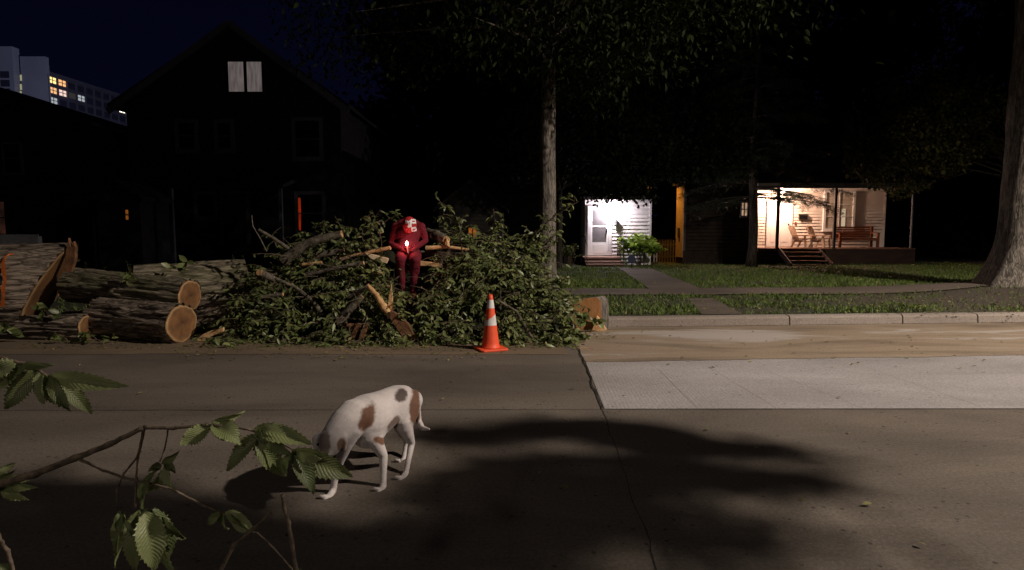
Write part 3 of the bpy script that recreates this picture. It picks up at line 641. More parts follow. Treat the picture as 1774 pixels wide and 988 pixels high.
# conifer before the porch house
def conifer():
    b = G(1301, 463, ZV); root = thing('conifer', 'tall thin conifer with drooping needled boughs left of the lit porch', 'tree', (b.x, b.y, ZV))
    mb = MB(); mb.tube([(b.x+0.05*math.sin(i*0.9), b.y, ZV-0.05+i*0.8) for i in range(20)], [0.19*(1-i*0.042) if i else 0.25 for i in range(20)], 14, rough=0.15)
    rg = random.Random(9); g = np.random.default_rng(9); P = []; Dd = []
    for k in range(120):
        z = rg.uniform(2.6, 14.5); L = (15.5-z)*0.30*rg.uniform(0.6, 1.1); a = rg.uniform(0, 2*math.pi)
        if k in (3, 5, 7, 9, 11, 13): z = rg.uniform(2.85, 3.4); L = [3.0, 2.7, 2.2, 1.6, 3.2, 1.4][(k-3)//2]; a = rg.uniform(-0.35, -0.1)
        d = Vector((math.cos(a), math.sin(a), 0)); s = Vector((b.x, b.y, z)); pts = [s+d*(L*t)+Vector((0, 0, -0.16*L*t*t+0.02*t)) for t in (0, .25, .5, .75, 1)]
        if min(proj(p)[1] for p in pts[3:]) > 360 : continue
        mb.tube(pts, [0.035, 0.028, 0.02, 0.012, 0.005], 5, caps=False)
        for _ in range(int(L*70)):
            t = rg.uniform(0.25, 1); q = s+d*(L*t)+Vector((0, 0, -0.16*L*t*t)); side = d.cross(Vector((0, 0, 1)))*rg.uniform(-1, 1)*0.35*(1.1-t)
            cl_ = .5+.5*math.sin(t*17+k); q = q+side+Vector((0, 0, -abs(rg.gauss(0, .05+.16*cl_))))
            for _2 in range(6): P.append(tuple(q+Vector((rg.gauss(0, .03), rg.gauss(0, .03), rg.gauss(0, .03))))); Dd.append(tuple(d*0.6+side+Vector((rg.gauss(0, .7), rg.gauss(0, .7), rg.gauss(-.1, .5)))))
    mb.build('trunk', M['bark_dark'], root, smooth=True); P = np.array(P); Dd = np.array(Dd)
    leaves_obj('crown', P, Dd, g.normal(0, 1, P.shape), g.uniform(.07, .15, len(P)), M['needle'], root, np.array([[0, .05, 0], [0, -.05, 0], [1, 0, 0]], float), [(0, 1, 2)])
conifer()

# ------------------------------------------------------------------ building helpers
def lapwall(mb, x0, x1, y, z0, z1, pitch=0.13, proud=0.018):
    proud *= 1.9; pitch *= 1.12
    n = int(round((z1-z0)/pitch)); p = (z1-z0)/n
    for i in range(n):
        a = z0+i*p; b = a+p
        mb.add([(x0, y-proud, a), (x1, y-proud, a), (x1, y, b), (x0, y, b), (x0, y, a), (x1, y, a)], [(0, 1, 2, 3), (4, 5, 1, 0)])
def window(parent, x0, x1, z0, z1, y, fm, gm, fw=0.09, mun=(0, 0), depth=0.10, label=None):
    f = MB(); f.box(x0-fw, x0, y-depth, y, z0-fw, z1+fw).box(x1, x1+fw, y-depth, y, z0-fw, z1+fw)
    f.box(x0, x1, y-depth, y, z1, z1+fw).box(x0, x1, y-depth, y, z0-fw, z0); f.box(x0-fw-.03, x1+fw+.03, y-depth-.05, y-.005, z0-fw-.05, z0-fw-.002)
    for k in range(mun[0]): xx = x0+(x1-x0)*(k+1)/(mun[0]+1); f.box(xx-.02, xx+.02, y-.085, y-.058, z0, z1)
    for k in range(mun[1]): zz = z0+(z1-z0)*(k+1)/(mun[1]+1); f.box(x0, x1, y-.088, y-.060, zz-.02, zz+.02)
    o = f.build('window', fm, parent); g = MB(); g.box(x0, x1, y-.055, y-.048, z0, z1); g.build('pane', gm, o)
    if label: o['label'] = label
    return o
def gable(root, x0, x1, y0, y1, z0, ze, xa, za, wall, roof, over=0.45, lap=True):
    """front-gabled building: walls and roof"""
    m = MB(); 
    if lap:
        lapwall(m, x0, x1, y0-0.004, z0, ze, 0.14)
    m.add([(x0, y0, z0), (x1, y0, z0), (x1, y0, ze), (xa, y0, za), (x0, y0, ze), (x0, y1, z0), (x1, y1, z0), (x1, y1, ze), (xa, y1, za), (x0, y1, ze)],
          [(0, 1, 2, 3, 4), (5, 9, 8, 7, 6), (0, 4, 9, 5), (1, 6, 7, 2)])
    m.build('wall', wall, root)
    r = MB(); t = 0.16
    for s, (xe) in ((-1, x0), (1, x1)):
        dx = over*s; sl = (ze-za)/(xe-xa); e = (xe+dx, ze+sl*dx)
        r.add([(xa, y0-over, za+0.02), (e[0], y0-over, e[1]+0.02), (e[0], y1+over, e[1]+0.02), (xa, y1+over, za+0.02),
               (xa, y0-over, za+t+0.05), (e[0], y0-over, e[1]+t), (e[0], y1+over, e[1]+t), (xa, y1+over, za+t+0.05)],
              [(0, 1, 2, 3), (7, 6, 5, 4), (0, 4, 5, 1), (1, 5, 6, 2), (3, 2, 6, 7), (0, 3, 7, 4)])
    r.build('roof', roof, root)

# ------------------------------------------------------------------ tall gabled dark house
YH = 24.0
def rect(px0, py0, px1, py1, Y): a = D(px0, py0, Y); b = D(px1, py1, Y); return a.x, b.x, b.z, a.z
hA = D(200, 200, YH); hB = D(610, 200, YH); ap = D(405, 48, YH)
house = thing('gabled_house', 'tall dark gabled house with one lit attic window behind the logs', 'house', ((hA.x+hB.x)/2, YH, ZV))
gable(house, hA.x+0.45, hB.x-0.45, YH, YH+9, ZV, D(200, 178, YH).z, ap.x, ap.z-0.1, M['dark_siding'], M['roof'])
fb = MB()
for s in (hA.x, hB.x): fb.beam((ap.x, YH-0.47, ap.z+0.02), (s, YH-0.47, D(200, 200, YH).z+0.05), 0.03, 0.24, up=(0, 0, 1))
fb.build('barge_board', M['dark_trim'], house)
M['curtain'] = emit('lit_curtain', (0.075, 0.060, 0.058), 1.0, (0.125, 0.107, 0.102), 3.0, (4, 1, 0.6))
x0, x1, z0, z1 = rect(396, 108, 425, 160, YH); window(house, x0, x1, z0, z1, YH, M['dark_siding'], M['curtain'], 0.03, label='attic sash lit grey behind a curtain')
x0, x1, z0, z1 = rect(428, 108, 456, 160, YH); window(house, x0, x1, z0, z1, YH, M['dark_siding'], M['curtain'], 0.03, label='attic sash lit grey behind a curtain')
for r_ in [(310, 214, 340, 258), (378, 214, 402, 258), (512, 210, 555, 272), (343, 338, 372, 374)]:
    x0, x1, z0, z1 = rect(*r_, YH); window(house, x0, x1, z0, z1, YH, M['dark_trim'], M['dark_glass'], 0.14, (0, 1))
x0, x1, z0, z1 = rect(517, 338, 560, 402, YH); wr = window(house, x0, x1, z0, z1, YH, M['dark_trim'], M['dark_glass'], 0.14, (0, 1), label='window with a strip of red light behind its curtain')
M['redlit'] = emit('red_lamplight', (0.42, 0.035, 0.004), 0.6, (0.20, 0.012, 0.002), 3, (1, 1, 1))
x0, x1, z0, z1 = rect(516, 343, 523, 400, YH); mb = MB(); mb.prism([(x0, YH-.062, z0+0.05), (x0+.10, YH-.062, z0), (x0+.13, YH-.062, (z0+z1)/2), (x1, YH-.062, z1), (x0, YH-.062, z1)], (0, 0.004, 0)); mb.build('curtain', M['redlit'], wr)
x0, x1, z0, z1 = rect(386, 336, 430, 425, YH); dd = MB(); dd.box(x0, x1, YH-.05, YH, z0, z1); dr = dd.build('door', M['dark_siding'], house)
dd = MB(); dd.box(x0-.12, x0, YH-.08, YH, z0, z1+.12).box(x1, x1+.12, YH-.08, YH, z0, z1+.12).box(x0, x1, YH-.08, YH, z1, z1+.12); dd.build('door_frame', M['dark_trim'], dr)
# porch roof of the gabled house
pr = MB(); a = D(300, 318, YH-1.2); b = D(500, 318, YH-1.2)
pr.prism([(a.x, YH-1.8, a.z-.1), (a.x, YH, a.z+.35), (a.x, YH, a.z+.2), (a.x, YH-1.8, a.z-.22)], (b.x-a.x, 0, 0)); pr.build('porch_roof', M['roof'], house)
for x in (a.x+.15, b.x-.15): pp = MB(); pp.box(x-.06, x+.06, YH-1.7, YH-1.58, ZV-.1, a.z-.14); pp.build('porch_post', M['dark_trim'], house)

# low house at the far left
Y1 = 22.5; a = D(172, 210, Y1); b = D(-330, 62, Y1); c = D(-900, 215, Y1)
h1 = thing('low_house', 'low dark house at the far left, its sloping roof below the tower block', 'house', ((a.x+b.x)/2-2, Y1, ZV))
gable(h1, b.x*2-a.x+0.8, a.x-0.45, Y1, Y1+9, ZV, a.z-0.12, b.x, b.z-0.1, M['dark_siding'], M['roof'], lap=False)
x0, x1, z0, z1 = rect(8, 250, 40, 300, Y1); window(h1, x0, x1, z0, z1, Y1, M['dark_trim'], M['dark_glass'], 0.05, (0, 1))
M['rosy'] = emit('dim_rosy_room', (0.035, 0.012, 0.008), 1.0, (0.008, 0.004, 0.003), 2)
x0, x1, z0, z1 = rect(-20, 350, 14, 405, Y1); window(h1, x0, x1, z0, z1, Y1, M['dark_siding'], M['rosy'], 0.06, (1, 1), label='window lit dim red')
M['amber'] = emit('amber_window', (0.42, 0.13, 0.02), .55, (0.25, 0.07, 0.01), 6)
x0, x1, z0, z1 = rect(219, 364, 226, 381, YH+2.6)
wA = MB(); a = D(120, 330, YH+2.5); b = D(196+30, 330, YH+2.5); 
# garden shed between the two houses, with the small amber window
sh = thing('garden_shed', 'dark shed with a tiny amber lit window left of the gabled house', 'shed', ((x0+x1)/2, 20.6, ZV))
x0, x1, z0, z1 = rect(219, 364, 226, 381, 20.5)
gable(sh, x0-1.0, x1+0.35, 20.5, 22.2, ZV, z1+.35, x0-.3, z1+.8, M['dark_siding'], M['roof'], over=0.12, lap=False)
window(sh, x0, x1, z0, z1, 20.5, M['dark_siding'], M['amber'], 0.03, (0, 1))
# low yard fence at far left
fe = thing('yard_fence', 'low pale board fence at the far left behind the largest log', 'fence', (-11.5, 15.5, ZV))
a = D(-40, 413, 15.5); b = D(66, 413, 15.5)
for k in range(3):
    f = MB(); z = ZV+0.35+0.36*k; f.box(a.x, b.x, 15.5, 15.53, z, z+.24); f.build('rail', M['dark_trim'], fe)
for x in (a.x+.3, (a.x+b.x)/2, b.x-.05):
    f = MB(); f.box(x-.05, x+.05, 15.535, 15.63, ZV-.1, a.z+.05); f.build('post', M['dark_trim'], fe)

# ------------------------------------------------------------------ tower block
def tower():
    D0 = 185.0; c0 = D(80, 122, D0); top = c0.z
    root = thing('tower_block', 'pale high rise with a grid of windows, some lit, rising over the low house', 'building', (c0.x, D0, 0))
    wall = mat('tower_concrete', (0.36, 0.35, 0.40), 0.9, (0.42, 0.41, 0.46), 0.08)
    dark = mat('tower_facade', (0.10, 0.095, 0.12), 0.9, (0.14, 0.13, 0.16), 0.2)
    d = Vector((78/FOC, 1, 0)).normalized(); n_ = Vector((d.y, -d.x, 0)); L = 37.0
    z4 = Vector((0, 0, 1))
    def quadbox(m, p, u, lu, v, lv, za, zb):
        q = [p, p+u*lu, p+u*lu+v*lv, p+v*lv]; m.prism([(x.x, x.y, za) for x in q], (0, 0, zb-za))
    p0 = Vector((c0.x, c0.y, 0))
    m = MB(); quadbox(m, p0, d, L, -n_, 14, 0, top-1.0); m.build('main_block', dark, root)
    m = MB(); quadbox(m, p0-d*0.1, d, L+.2, -n_*1, 14.2, top-0.99, top); 
    for k in range(11): quadbox(m, p0+d*(k*3.65-.15)+n_*0.02, d, .4, n_, .35, 0, top-1.0)
    for k in range(16): quadbox(m, p0+n_*0.01, d, L, n_, .25, top-1.0-3.0*k-.35, top-1.0-3.0*k)
    m.build('frame_grid', dark, root)
    e = D(78, 98, D0-.6); a = D(34, 98, D0-.6)
    m = MB(); m.box(a.x, e.x, D0-.6, D0+.8, 0, e.z); m.build('lift_tower', wall, root)
    xr = D(33, 88, D0+.6).x; zt_ = D(19, 80.5, D0-2).z
    m = MB(); m.box(xr-40, xr, D0-2, D0+.6, 0, zt_); m.build('side_block', wall, root)
    lits = {(0, 0): 'y', (0, 1): 'o', (1, 0): 'o', (1, 1): 'p', (1, 3): 'w', (2, 0): 'w', (3, 0): 'p', (3, 3): 'y', (1, 8): 'Y', (1, 9): 'p', (1, 2): 'd'}
    cols = {'y': (1.0, .72, .25, 1.6), 'o': (1.0, .52, .22, 1.1), 'p': (1.0, .72, .62, 1.0), 'w': (.7, .75, .8, .55), 'Y': (1.0, .93, .7, 3.0), 'd': (.3, .28, .24, .09)}
    mats = {k: emit('tower_window_'+n, c[:3], c[3]) for (k, c), n in zip(cols.items(), ('yellow', 'orange', 'pink', 'white', 'bright', 'dim'))}
    dk = mat('tower_glass', (0.05, 0.05, 0.075), 0.3)
    for r in range(7):
        for k in range(10):
            if r > 4 and k > 5: continue
            zt = top-1.0-3.0*r-.55; key = lits.get((r, k)); g = MB()
            quadbox(g, p0+d*(k*3.65+.55)+n_*.03, d, 2.7, n_, .06, zt-1.9 if key is None else zt-1.7, zt)
            w_ = g.build('window', mats[key] if key else dk, root)
            if key and key not in 'd':
                f = MB(); q = p0+d*(k*3.65+1.8)+n_*.12; quadbox(f, q, d, .25, n_, .05, zt-1.9, zt); quadbox(f, p0+d*(k*3.65+.55)+n_*.12, d, 2.7, n_, .04, zt-.95, zt-.75); f.build('mullion', dark, w_)
    st = emit('stairwell_light', (.62, .62, .38), .45)
    for z in (130, 146, 158):
        a = D(34.5, z, D0-.65); b = D(38, z+10, D0-.65); g = MB(); g.box(a.x, b.x, D0-.75, D0-.62, b.z, a.z); g.build('window', st, root)
    b0 = xr
    for r in range(4):
        for k in range(4):
            g = MB(); x = b0-.8-(k+1)*3.1; z = D(0, 124+r*15, D0-2).z; g.box(x, x+2.6, D0-2.15, D0-2.02, z-1.9, z); g.build('window', dk, root)
tower()

# ------------------------------------------------------------------ small white house
YW = 26.0
wh = thing('white_house', 'small white sided house with a lit front door at the head of the garden path', 'house', (D(1070, 455, YW).x, YW, ZV))
x0 = D(1013, 400, YW).x; x1 = D(1128, 400, YW).x; zt = D(1070, 346, YW).z; z0 = D(1070, 445, YW).z
m = MB(); m.mi = 0
lapwall(m, x0+.10, x1-.09, YW, z0-.35, zt, 0.135, 0.022)
m.box(x0+.005, x1-.005, YW+.005, YW+1.6, ZV-.1, zt); m.build('wall', M['white_siding'], wh)
m = MB(); m.box(x0-.0, x0+.10, YW-.04, YW+.003, ZV, zt).box(x1-.09, x1, YW-.04, YW+.003, ZV, zt); m.build('corner_board', M['white_paint'], wh)
m = MB(); m.box(x0-4.6, x1+.1, YW+1.61, YW+8, ZV-.1, zt+.3); lapwall(m, x0-4.6, x0-.02, YW+1.605, ZV, zt+.3, .135, .02); m.build('main_wall', M['dark_siding'], wh)  # main wall coloured dark to imitate its shade behind the lit entry
m = MB(); m.prism([(x0-.25, YW-.35, zt), (x0-.25, YW+1.62, zt+.55), (x0-.25, YW+1.62, zt+.7), (x0-.25, YW-.35, zt+.12)], (x1-x0+.5, 0, 0))
m.prism([(x0-5, YW+1.2, zt+.3), (x0-5, YW+4.8, zt+2.6), (x0-5, YW+8.4, zt+.3)], (x1-x0+5.4, 0, 0)); m.build('roof', M['roof'], wh)
# storm door
a0, a1, b0, b1 = rect(1021, 361, 1056, 442, YW)
dr = MB(); fw = .16; gx0, gx1, gz0, gz1 = rect(1026, 364, 1050, 391, YW); hx0, hx1, hz0, hz1 = rect(1026, 394, 1050, 420, YW)
dr.box(a0+.07, gx0, YW-.075, YW-.03, b0, b1).box(gx1, a1-.07, YW-.075, YW-.03, b0, b1).box(gx0, gx1, YW-.075, YW-.03, b0, hz0).box(gx0, gx1, YW-.075, YW-.03, hz1, gz0).box(gx0, gx1, YW-.075, YW-.03, gz1, b1)
dr.box(gx0+.06, gx1-.06, YW-.082, YW-.0751, b0+.08, hz0-.08)
do = dr.build('door', M['white_paint'], wh); bevel(do, .008)
g = MB(); g.box(gx0, gx1, YW-.06, YW-.045, gz0, gz1); g.build('pane', M['grey_glass'], do)
g = MB(); g.box(hx0, hx1, YW-.06, YW-.045, hz0, hz1); g.build('pane', M['grey_glass'], do)
g = MB(); g.box(a1-.17, a1-.13, YW-.13, YW-.076, (b0+b1)/2-.02, (b0+b1)/2+.12); g.build('handle', M['black_metal'], do)
m = MB(); m.box(a0-.07, a0+.068, YW-.095, YW-.023, b0, b1+.10).box(a1-.068, a1+.07, YW-.095, YW-.023, b0, b1+.10).box(a0+.068, a1-.068, YW-.095, YW-.023, b1+.003, b1+.10); m.build('door_frame', M['white_paint'], wh)
# steps (part), rails
sx0, sx1 = D(1018, 0, YW-1).x, D(1084, 0, YW-1).x
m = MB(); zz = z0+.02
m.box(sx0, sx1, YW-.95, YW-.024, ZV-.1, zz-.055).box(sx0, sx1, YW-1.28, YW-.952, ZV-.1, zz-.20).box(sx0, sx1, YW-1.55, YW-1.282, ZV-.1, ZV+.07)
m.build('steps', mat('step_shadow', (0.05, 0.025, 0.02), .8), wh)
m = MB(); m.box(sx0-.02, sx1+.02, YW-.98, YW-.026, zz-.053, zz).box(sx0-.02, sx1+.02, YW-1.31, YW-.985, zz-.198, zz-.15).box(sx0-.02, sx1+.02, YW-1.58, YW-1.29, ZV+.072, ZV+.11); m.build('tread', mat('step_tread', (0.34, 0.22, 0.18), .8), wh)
for x in (sx0+.02, sx1-.02):
    m = MB(); 
    for y in (YW-.1, YW-.9): m.beam((x, y, zz), (x, y, zz+.85), .03, .03)
    m.beam((x, YW-1.45, ZV+.1), (x, YW-1.45, zz+.5), .03, .03); m.beam((x, YW-.08, zz+.85), (x, YW-.92, zz+.85), .04, .03); m.beam((x, YW-.9, zz+.85), (x, YW-1.47, zz+.5), .04, .03)
    for k in range(5): m.beam((x, YW-.22-.15*k, zz+.08), (x, YW-.22-.15*k, zz+.85), .014, .014)
    m.build('handrail', M['black_metal'], wh)
# lamp under the eaves and the wall lantern beneath it
bl = D(1058, 360, YW-.35)
m = MB(); m.lathe([(.03, .16), (.06, .15), (.07, .12), (.07, .10)], (bl.x, bl.y, bl.z-.0), 16); m.build('lamp_holder', M['white_paint'], wh)
m = MB(); m.lathe([(.02, .10), (.05, .06), (.06, 0), (.045, -.05), (.01, -.075)], (bl.x, bl.y, bl.z), 16); m.build('bulb', emit('porch_bulb', (1, .86, .93), 60), wh, True)
lamp('porch_bulb_light', 'POINT', (bl.x, bl.y-.02, bl.z-.13), 210, (1.0, .86, .92), .05)
lc = D(1067, 385, YW-.12)
m = MB(); m.lathe([(.015, .16), (.03, .14), (.09, .09), (.085, .08), (.06, -.08), (.07, -.10), (.02, -.13)], (lc.x, lc.y-.02, lc.z), 8); m.box(lc.x-.02, lc.x+.02, lc.y, YW-.0, lc.z-.02, lc.z+.02); m.build('wall_lantern', M['metal_post'], wh)
# unlit amber window seen left of the street tree, behind the brush
m = window(wh, *rect(816, 394, 826, 411, YW+1.6), YW+1.60, M['dark_siding'], M['amber'], .03, label='small amber lit window at the far left of the wall') if False else None
gar = thing('garage', 'dark garage with a small amber lit window behind the brush pile', 'garage', (D(800, 400, 25).x, 25, ZV))
gx = D(760, 400, 25).x; gx2 = D(872, 400, 25).x
gable(gar, gx, gx2, 25, 30, ZV, 2.5, (gx+gx2)/2, 3.5, M['dark_siding'], M['roof'], over=.2)
window(gar, *rect(812, 395, 826, 411, 25), 25, M['dark_siding'], emit('amber_pane', (.5, .15, .02), .6, (.3, .08, .01), 4), .03, (1, 0))

# round security sign on a stake by the steps
sg = G(1094, 462, ZV); t_ = thing('yard_sign', 'small round dark sign on a stake beside the white house steps', 'sign', (sg.x, sg.y-1.6, ZV))
c = D(1094, 449, sg.y-1.6)
m = MB(); m.beam((c.x, c.y+.02, ZV-.1), (c.x, c.y+.02, c.z), .02, .02); m.build('stake', M['black_metal'], t_)
m = MB(); n = 28; m.prism([(c.x+.15*math.cos(2*math.pi*i/n), c.y, c.z+.15*math.sin(2*math.pi*i/n)) for i in range(n)], (0, .012, 0)); m.build('disc', mat('sign_navy', (.03, .035, .08), .4), t_)

# ------------------------------------------------------------------ porch house
YP = 26.2   # front plane (posts, left wing);  recessed wall behind
YQ = 28.2
ph = thing('porch_house', 'house with a warm lit front porch right of the conifer', 'house', (D(1400, 450, YP).x, YP, ZV))
fz = D(1400, 430, YP).z
wx0 = D(1194, 0, YP).x; wx1 = D(1321, 0, YP).x; rz = D(1400, 326, YP-.3).z
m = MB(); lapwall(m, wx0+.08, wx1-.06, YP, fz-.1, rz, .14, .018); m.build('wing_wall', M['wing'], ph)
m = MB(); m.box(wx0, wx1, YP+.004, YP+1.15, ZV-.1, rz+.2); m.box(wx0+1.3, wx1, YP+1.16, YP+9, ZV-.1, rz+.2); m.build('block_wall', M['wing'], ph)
m = MB(); m.box(wx0-.03, wx0-.001, YP+.006, YP+1.14, ZV+.3, rz+.19); m.build('side_light_panel', M['tan_wall'], ph)  # paler panel added over the side so the orange light shows
m = MB(); m.box(wx0-.02, wx1-.02, YP-.03, YP+.002, ZV-.1, fz-.12); m.build('foundation', M['wing'], ph)
m = MB(); m.box(wx0-.0, wx0+.08, YP-.03, YP+.003, fz-.1, rz); m.build('corner_board', M['dark_siding'], ph)
window(ph, *rect(1284, 352, 1293, 374, YP), YP, M['dark_trim'], emit('warm_pane', (.55, .36, .22), .9, (.25, .15, .1), 8), .04, (1, 1), label='tiny lit window left of the porch')
px1 = D(1552, 0, YQ).x; qx0 = wx1+.005
m = MB(); lapwall(m, qx0, px1-.06, YQ, fz, rz+.1, .125, .02); m.box(wx1+.01, px1, YQ+.004, YP+9, ZV-.1, rz+.2); m.build('porch_wall', M['cream_siding'], ph)
m = MB(); m.box(px1-.06, px1+.02, YQ-.03, YQ+.003, fz, rz+.1); m.build('corner_board', M['cream_siding'], ph)
ex = D(1604, 0, YP).x
m = MB(); m.box(px1+.02, ex, YQ+2.5, YP+9, ZV-.1, rz+.2); m.build('rear_wall', M['dark_siding'], ph)
# deck
m = MB(); nb = 14
for k in range(nb): yb = YP-.25+k*(YQ-YP+.24)/nb; m.box(wx1+.005, ex, yb, yb+(YQ-YP+.24)/nb-.008, fz-.05, fz)
m.build('deck', M['deck'], ph)
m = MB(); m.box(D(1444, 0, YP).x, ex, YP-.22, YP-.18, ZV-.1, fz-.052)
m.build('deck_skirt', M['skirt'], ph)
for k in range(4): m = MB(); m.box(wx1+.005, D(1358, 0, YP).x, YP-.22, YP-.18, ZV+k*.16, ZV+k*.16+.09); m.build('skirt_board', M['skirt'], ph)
m = MB(); tx0, tx1 = D(1372, 0, YP-.5).x, D(1441, 0, YP-.5).x
for k in range(4): z = fz-.17*(k+1)+.02; y = YP-.25-.28*(k+1); m.box(tx0, tx1, y, y+.29, z-.045, z)
m.build('tread', M['deck'], ph)
m = MB()
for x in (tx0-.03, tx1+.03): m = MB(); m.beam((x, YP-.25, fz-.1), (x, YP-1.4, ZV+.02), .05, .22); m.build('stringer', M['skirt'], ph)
for k, px_ in enumerate((1359, 1460, 1596)):
    x = D(px_, 0, YP).x; m = MB(); w_ = .055 if k < 2 else .03; m.box(x-w_, x+w_, YP-.2, YP-.2+2*w_, fz, rz+.02); o = m.build('porch_post', M['post'] if k < 2 else M['metal_post'], ph); bevel(o, .008)
# porch roof and ceiling
m = MB(); m.box(wx1-.05, ex+.25, YP-.45, YQ+.4, rz+.02, rz+.07); m.build('porch_ceiling', M['white_paint'], ph)
m = MB(); m.box(wx1-.3, ex+.3, YP-.5, YP-.452, rz-.02, rz+.2); m.build('fascia', M['dark_trim'], ph)
m = MB(); m.prism([(wx0-.15, YP-.55, rz+.205), (wx0-.15, YP+4.5, rz+3.0), (wx0-.15, YP+9.5, rz+.205)], (ex+.5-wx0, 0, 0)); m.build('roof', M['roof'], ph)
m = MB(); a = D(1312, 326, YP-.5); b = D(1350, 326, YP-.5); m.box(a.x, b.x, YP-.60, YP-.51, rz+.08, rz+.19); m.build('gutter', M['white_paint'], ph)
# front door with its frame
d0, d1, e0, e1 = rect(1332, 350, 1366, 429, YQ); e0 = fz+.02
m = MB(); m.box(d0, d1, YQ-.07, YQ-.023, e0, e1)
for (u0, u1, v0, v1) in ((.12, .45, .55, .9), (.55, .88, .55, .9), (.12, .45, .1, .45), (.55, .88, .1, .45)):
    m.box(d0+(d1-d0)*u0, d0+(d1-d0)*u1, YQ-.08, YQ-.0705, e0+(e1-e0)*v0, e0+(e1-e0)*v1)
do = m.build('door', M['white_paint'], ph)
m = MB(); m.lathe([(.0, 0), (.03, .01), (.035, .03), (.03, .05), (.0, .06)], (d1-.08, YQ-.11, e0+1.0), 12); m.build('handle', M['black_metal'], do)
m = MB(); m.box(d0-.1, d0-.002, YQ-.09, YQ-.021, e0, e1+.1).box(d1+.002, d1+.1, YQ-.09, YQ-.021, e0, e1+.1).box(d0-.002, d1+.002, YQ-.09, YQ-.021, e1+.002, e1+.1); m.build('door_frame', M['white_paint'], ph)
m = MB(); m.box(*rect(1376, 382, 1379, 387, YQ)[:2], YQ-.06, YQ-.021, e0+1.0, e0+1.14); m.build('doorbell', M['bench'], ph)
M['blind'] = mat('window_blind', (0.62, 0.56, 0.48), .4, (0.46, 0.41, 0.35), 2, stretch=(.3, 1, 14), spec=.5)  # pale blind colour also paints in the window's reflection
wx_ = rect(1430, 334, 1474, 396, YQ); wo = window(ph, wx_[0], wx_[1], wx_[2], wx_[3], YQ-.02, M['white_paint'], M['blind'], .1, (1, 2), label='porch window with closed blinds')
m = MB(); m.box(wx_[0]+(wx_[1]-wx_[0])*.60, wx_[0]+(wx_[1]-wx_[0])*.74, YQ-.090, YQ-.083, wx_[2]+.1, wx_[2]+.9); m.build('curtain', emit('lit_gap', (1, .75, .5), .5), wo)
# porch light
pl_ = D(1356, 338, YQ-.75); pl_.z = rz-.09
m = MB(); m.lathe([(.10, .10), (.11, .06), (.10, .05)], (pl_.x, pl_.y, pl_.z), 20); m.build('lamp_base', M['metal_post'], ph)
m = MB(); m.lathe([(.09, .05), (.10, .02), (.08, -.03), (.03, -.055)], (pl_.x, pl_.y, pl_.z), 20); m.build('lamp_globe', emit('porch_globe', (1, .78, .6), 25), ph, True)
lamp('porch_lamp_light', 'POINT', (pl_.x, pl_.y, pl_.z-.12), 500, (1.0, .62, .42), .06)
# mailbox (hangs on the wall: a thing of its own)
x0, x1, z0, z1 = rect(1383, 372, 1397, 380, YQ)
mbx = thing('mailbox', 'black wall mailbox beside the lit porch door', 'mailbox', ((x0+x1)/2, YQ-.02, z0))
m = MB(); m.prism([(x0, YQ-.13, z0), (x0, YQ-.022, z0), (x0, YQ-.022, z1+.02), (x0, YQ-.13, z1-.05)], (x1-x0, 0, 0)); m.build('body', M['black_metal'], mbx)
m = MB(); m.add([(x0-.01, YQ-.145, z1-.055), (x1+.01, YQ-.145, z1-.055), (x1+.01, YQ-.022, z1+.03), (x0-.01, YQ-.022, z1+.03), (x0-.01, YQ-.145, z1-.04), (x1+.01, YQ-.145, z1-.04), (x1+.01, YQ-.022, z1+.045), (x0-.01, YQ-.022, z1+.045)], [(0, 1, 2, 3), (4, 7, 6, 5), (0, 4, 5, 1), (1, 5, 6, 2), (2, 6, 7, 3), (3, 7, 4, 0)]); m.build('lid', M['black_metal'], mbx)

# porch chairs
def porch_chair(cx, cy, ang, label):
    root = thing('porch_chair', label, 'chair', (cx, cy, fz), 'chairs on the porch')
    rot = Matrix.Rotation(ang, 4, 'Z')
    def put(m, name, mt):
        m.v = [tuple(rot @ Vector(v)+Vector((cx, cy, fz))) for v in m.v]; return m.build(name, mt, root)
    C = M['grey_chair']
    for sx in (-1, 1):
        m = MB(); m.beam((sx*.27, -.30, 0), (sx*.26, -.24, .52), .05, .07); put(m, 'leg', C)
        m = MB(); m.beam((sx*.27, .36, 0), (sx*.26, .18, .36), .05, .07); put(m, 'leg', C)
        m = MB(); m.beam((sx*.29, -.34, .54), (sx*.29, .34, .56), .11, .028); put(m, 'arm', C)
    m = MB()
    for k in range(6): t = k/5; m.beam((-.25, -.27+.5*t, .40-.12*t), (.25, -.27+.5*t, .40-.12*t), .085, .022)
    put(m, 'seat', C)
    m = MB()
    for k in range(7):
        x = -.23+.46*k/6; h = .98-1.1*x*x*1.2; m.beam((x*.85, .24, .26), (x*1.08, .24+.30, h), .058, .02, up=(0, -1, .3))
    m.beam((-.27, .30, .52), (.27, .30, .52), .05, .03); put(m, 'backrest', C)
cw = D(1407, 0, 27.3)
porch_chair(D(1407, 0, 27.25).x, 27.25, R(36), 'slatted fan backed porch chair nearer the mailbox')
porch_chair(D(1439, 0, 27.25).x, 27.25, R(36), 'slatted fan backed porch chair between the mailbox chair and the wooden bench')
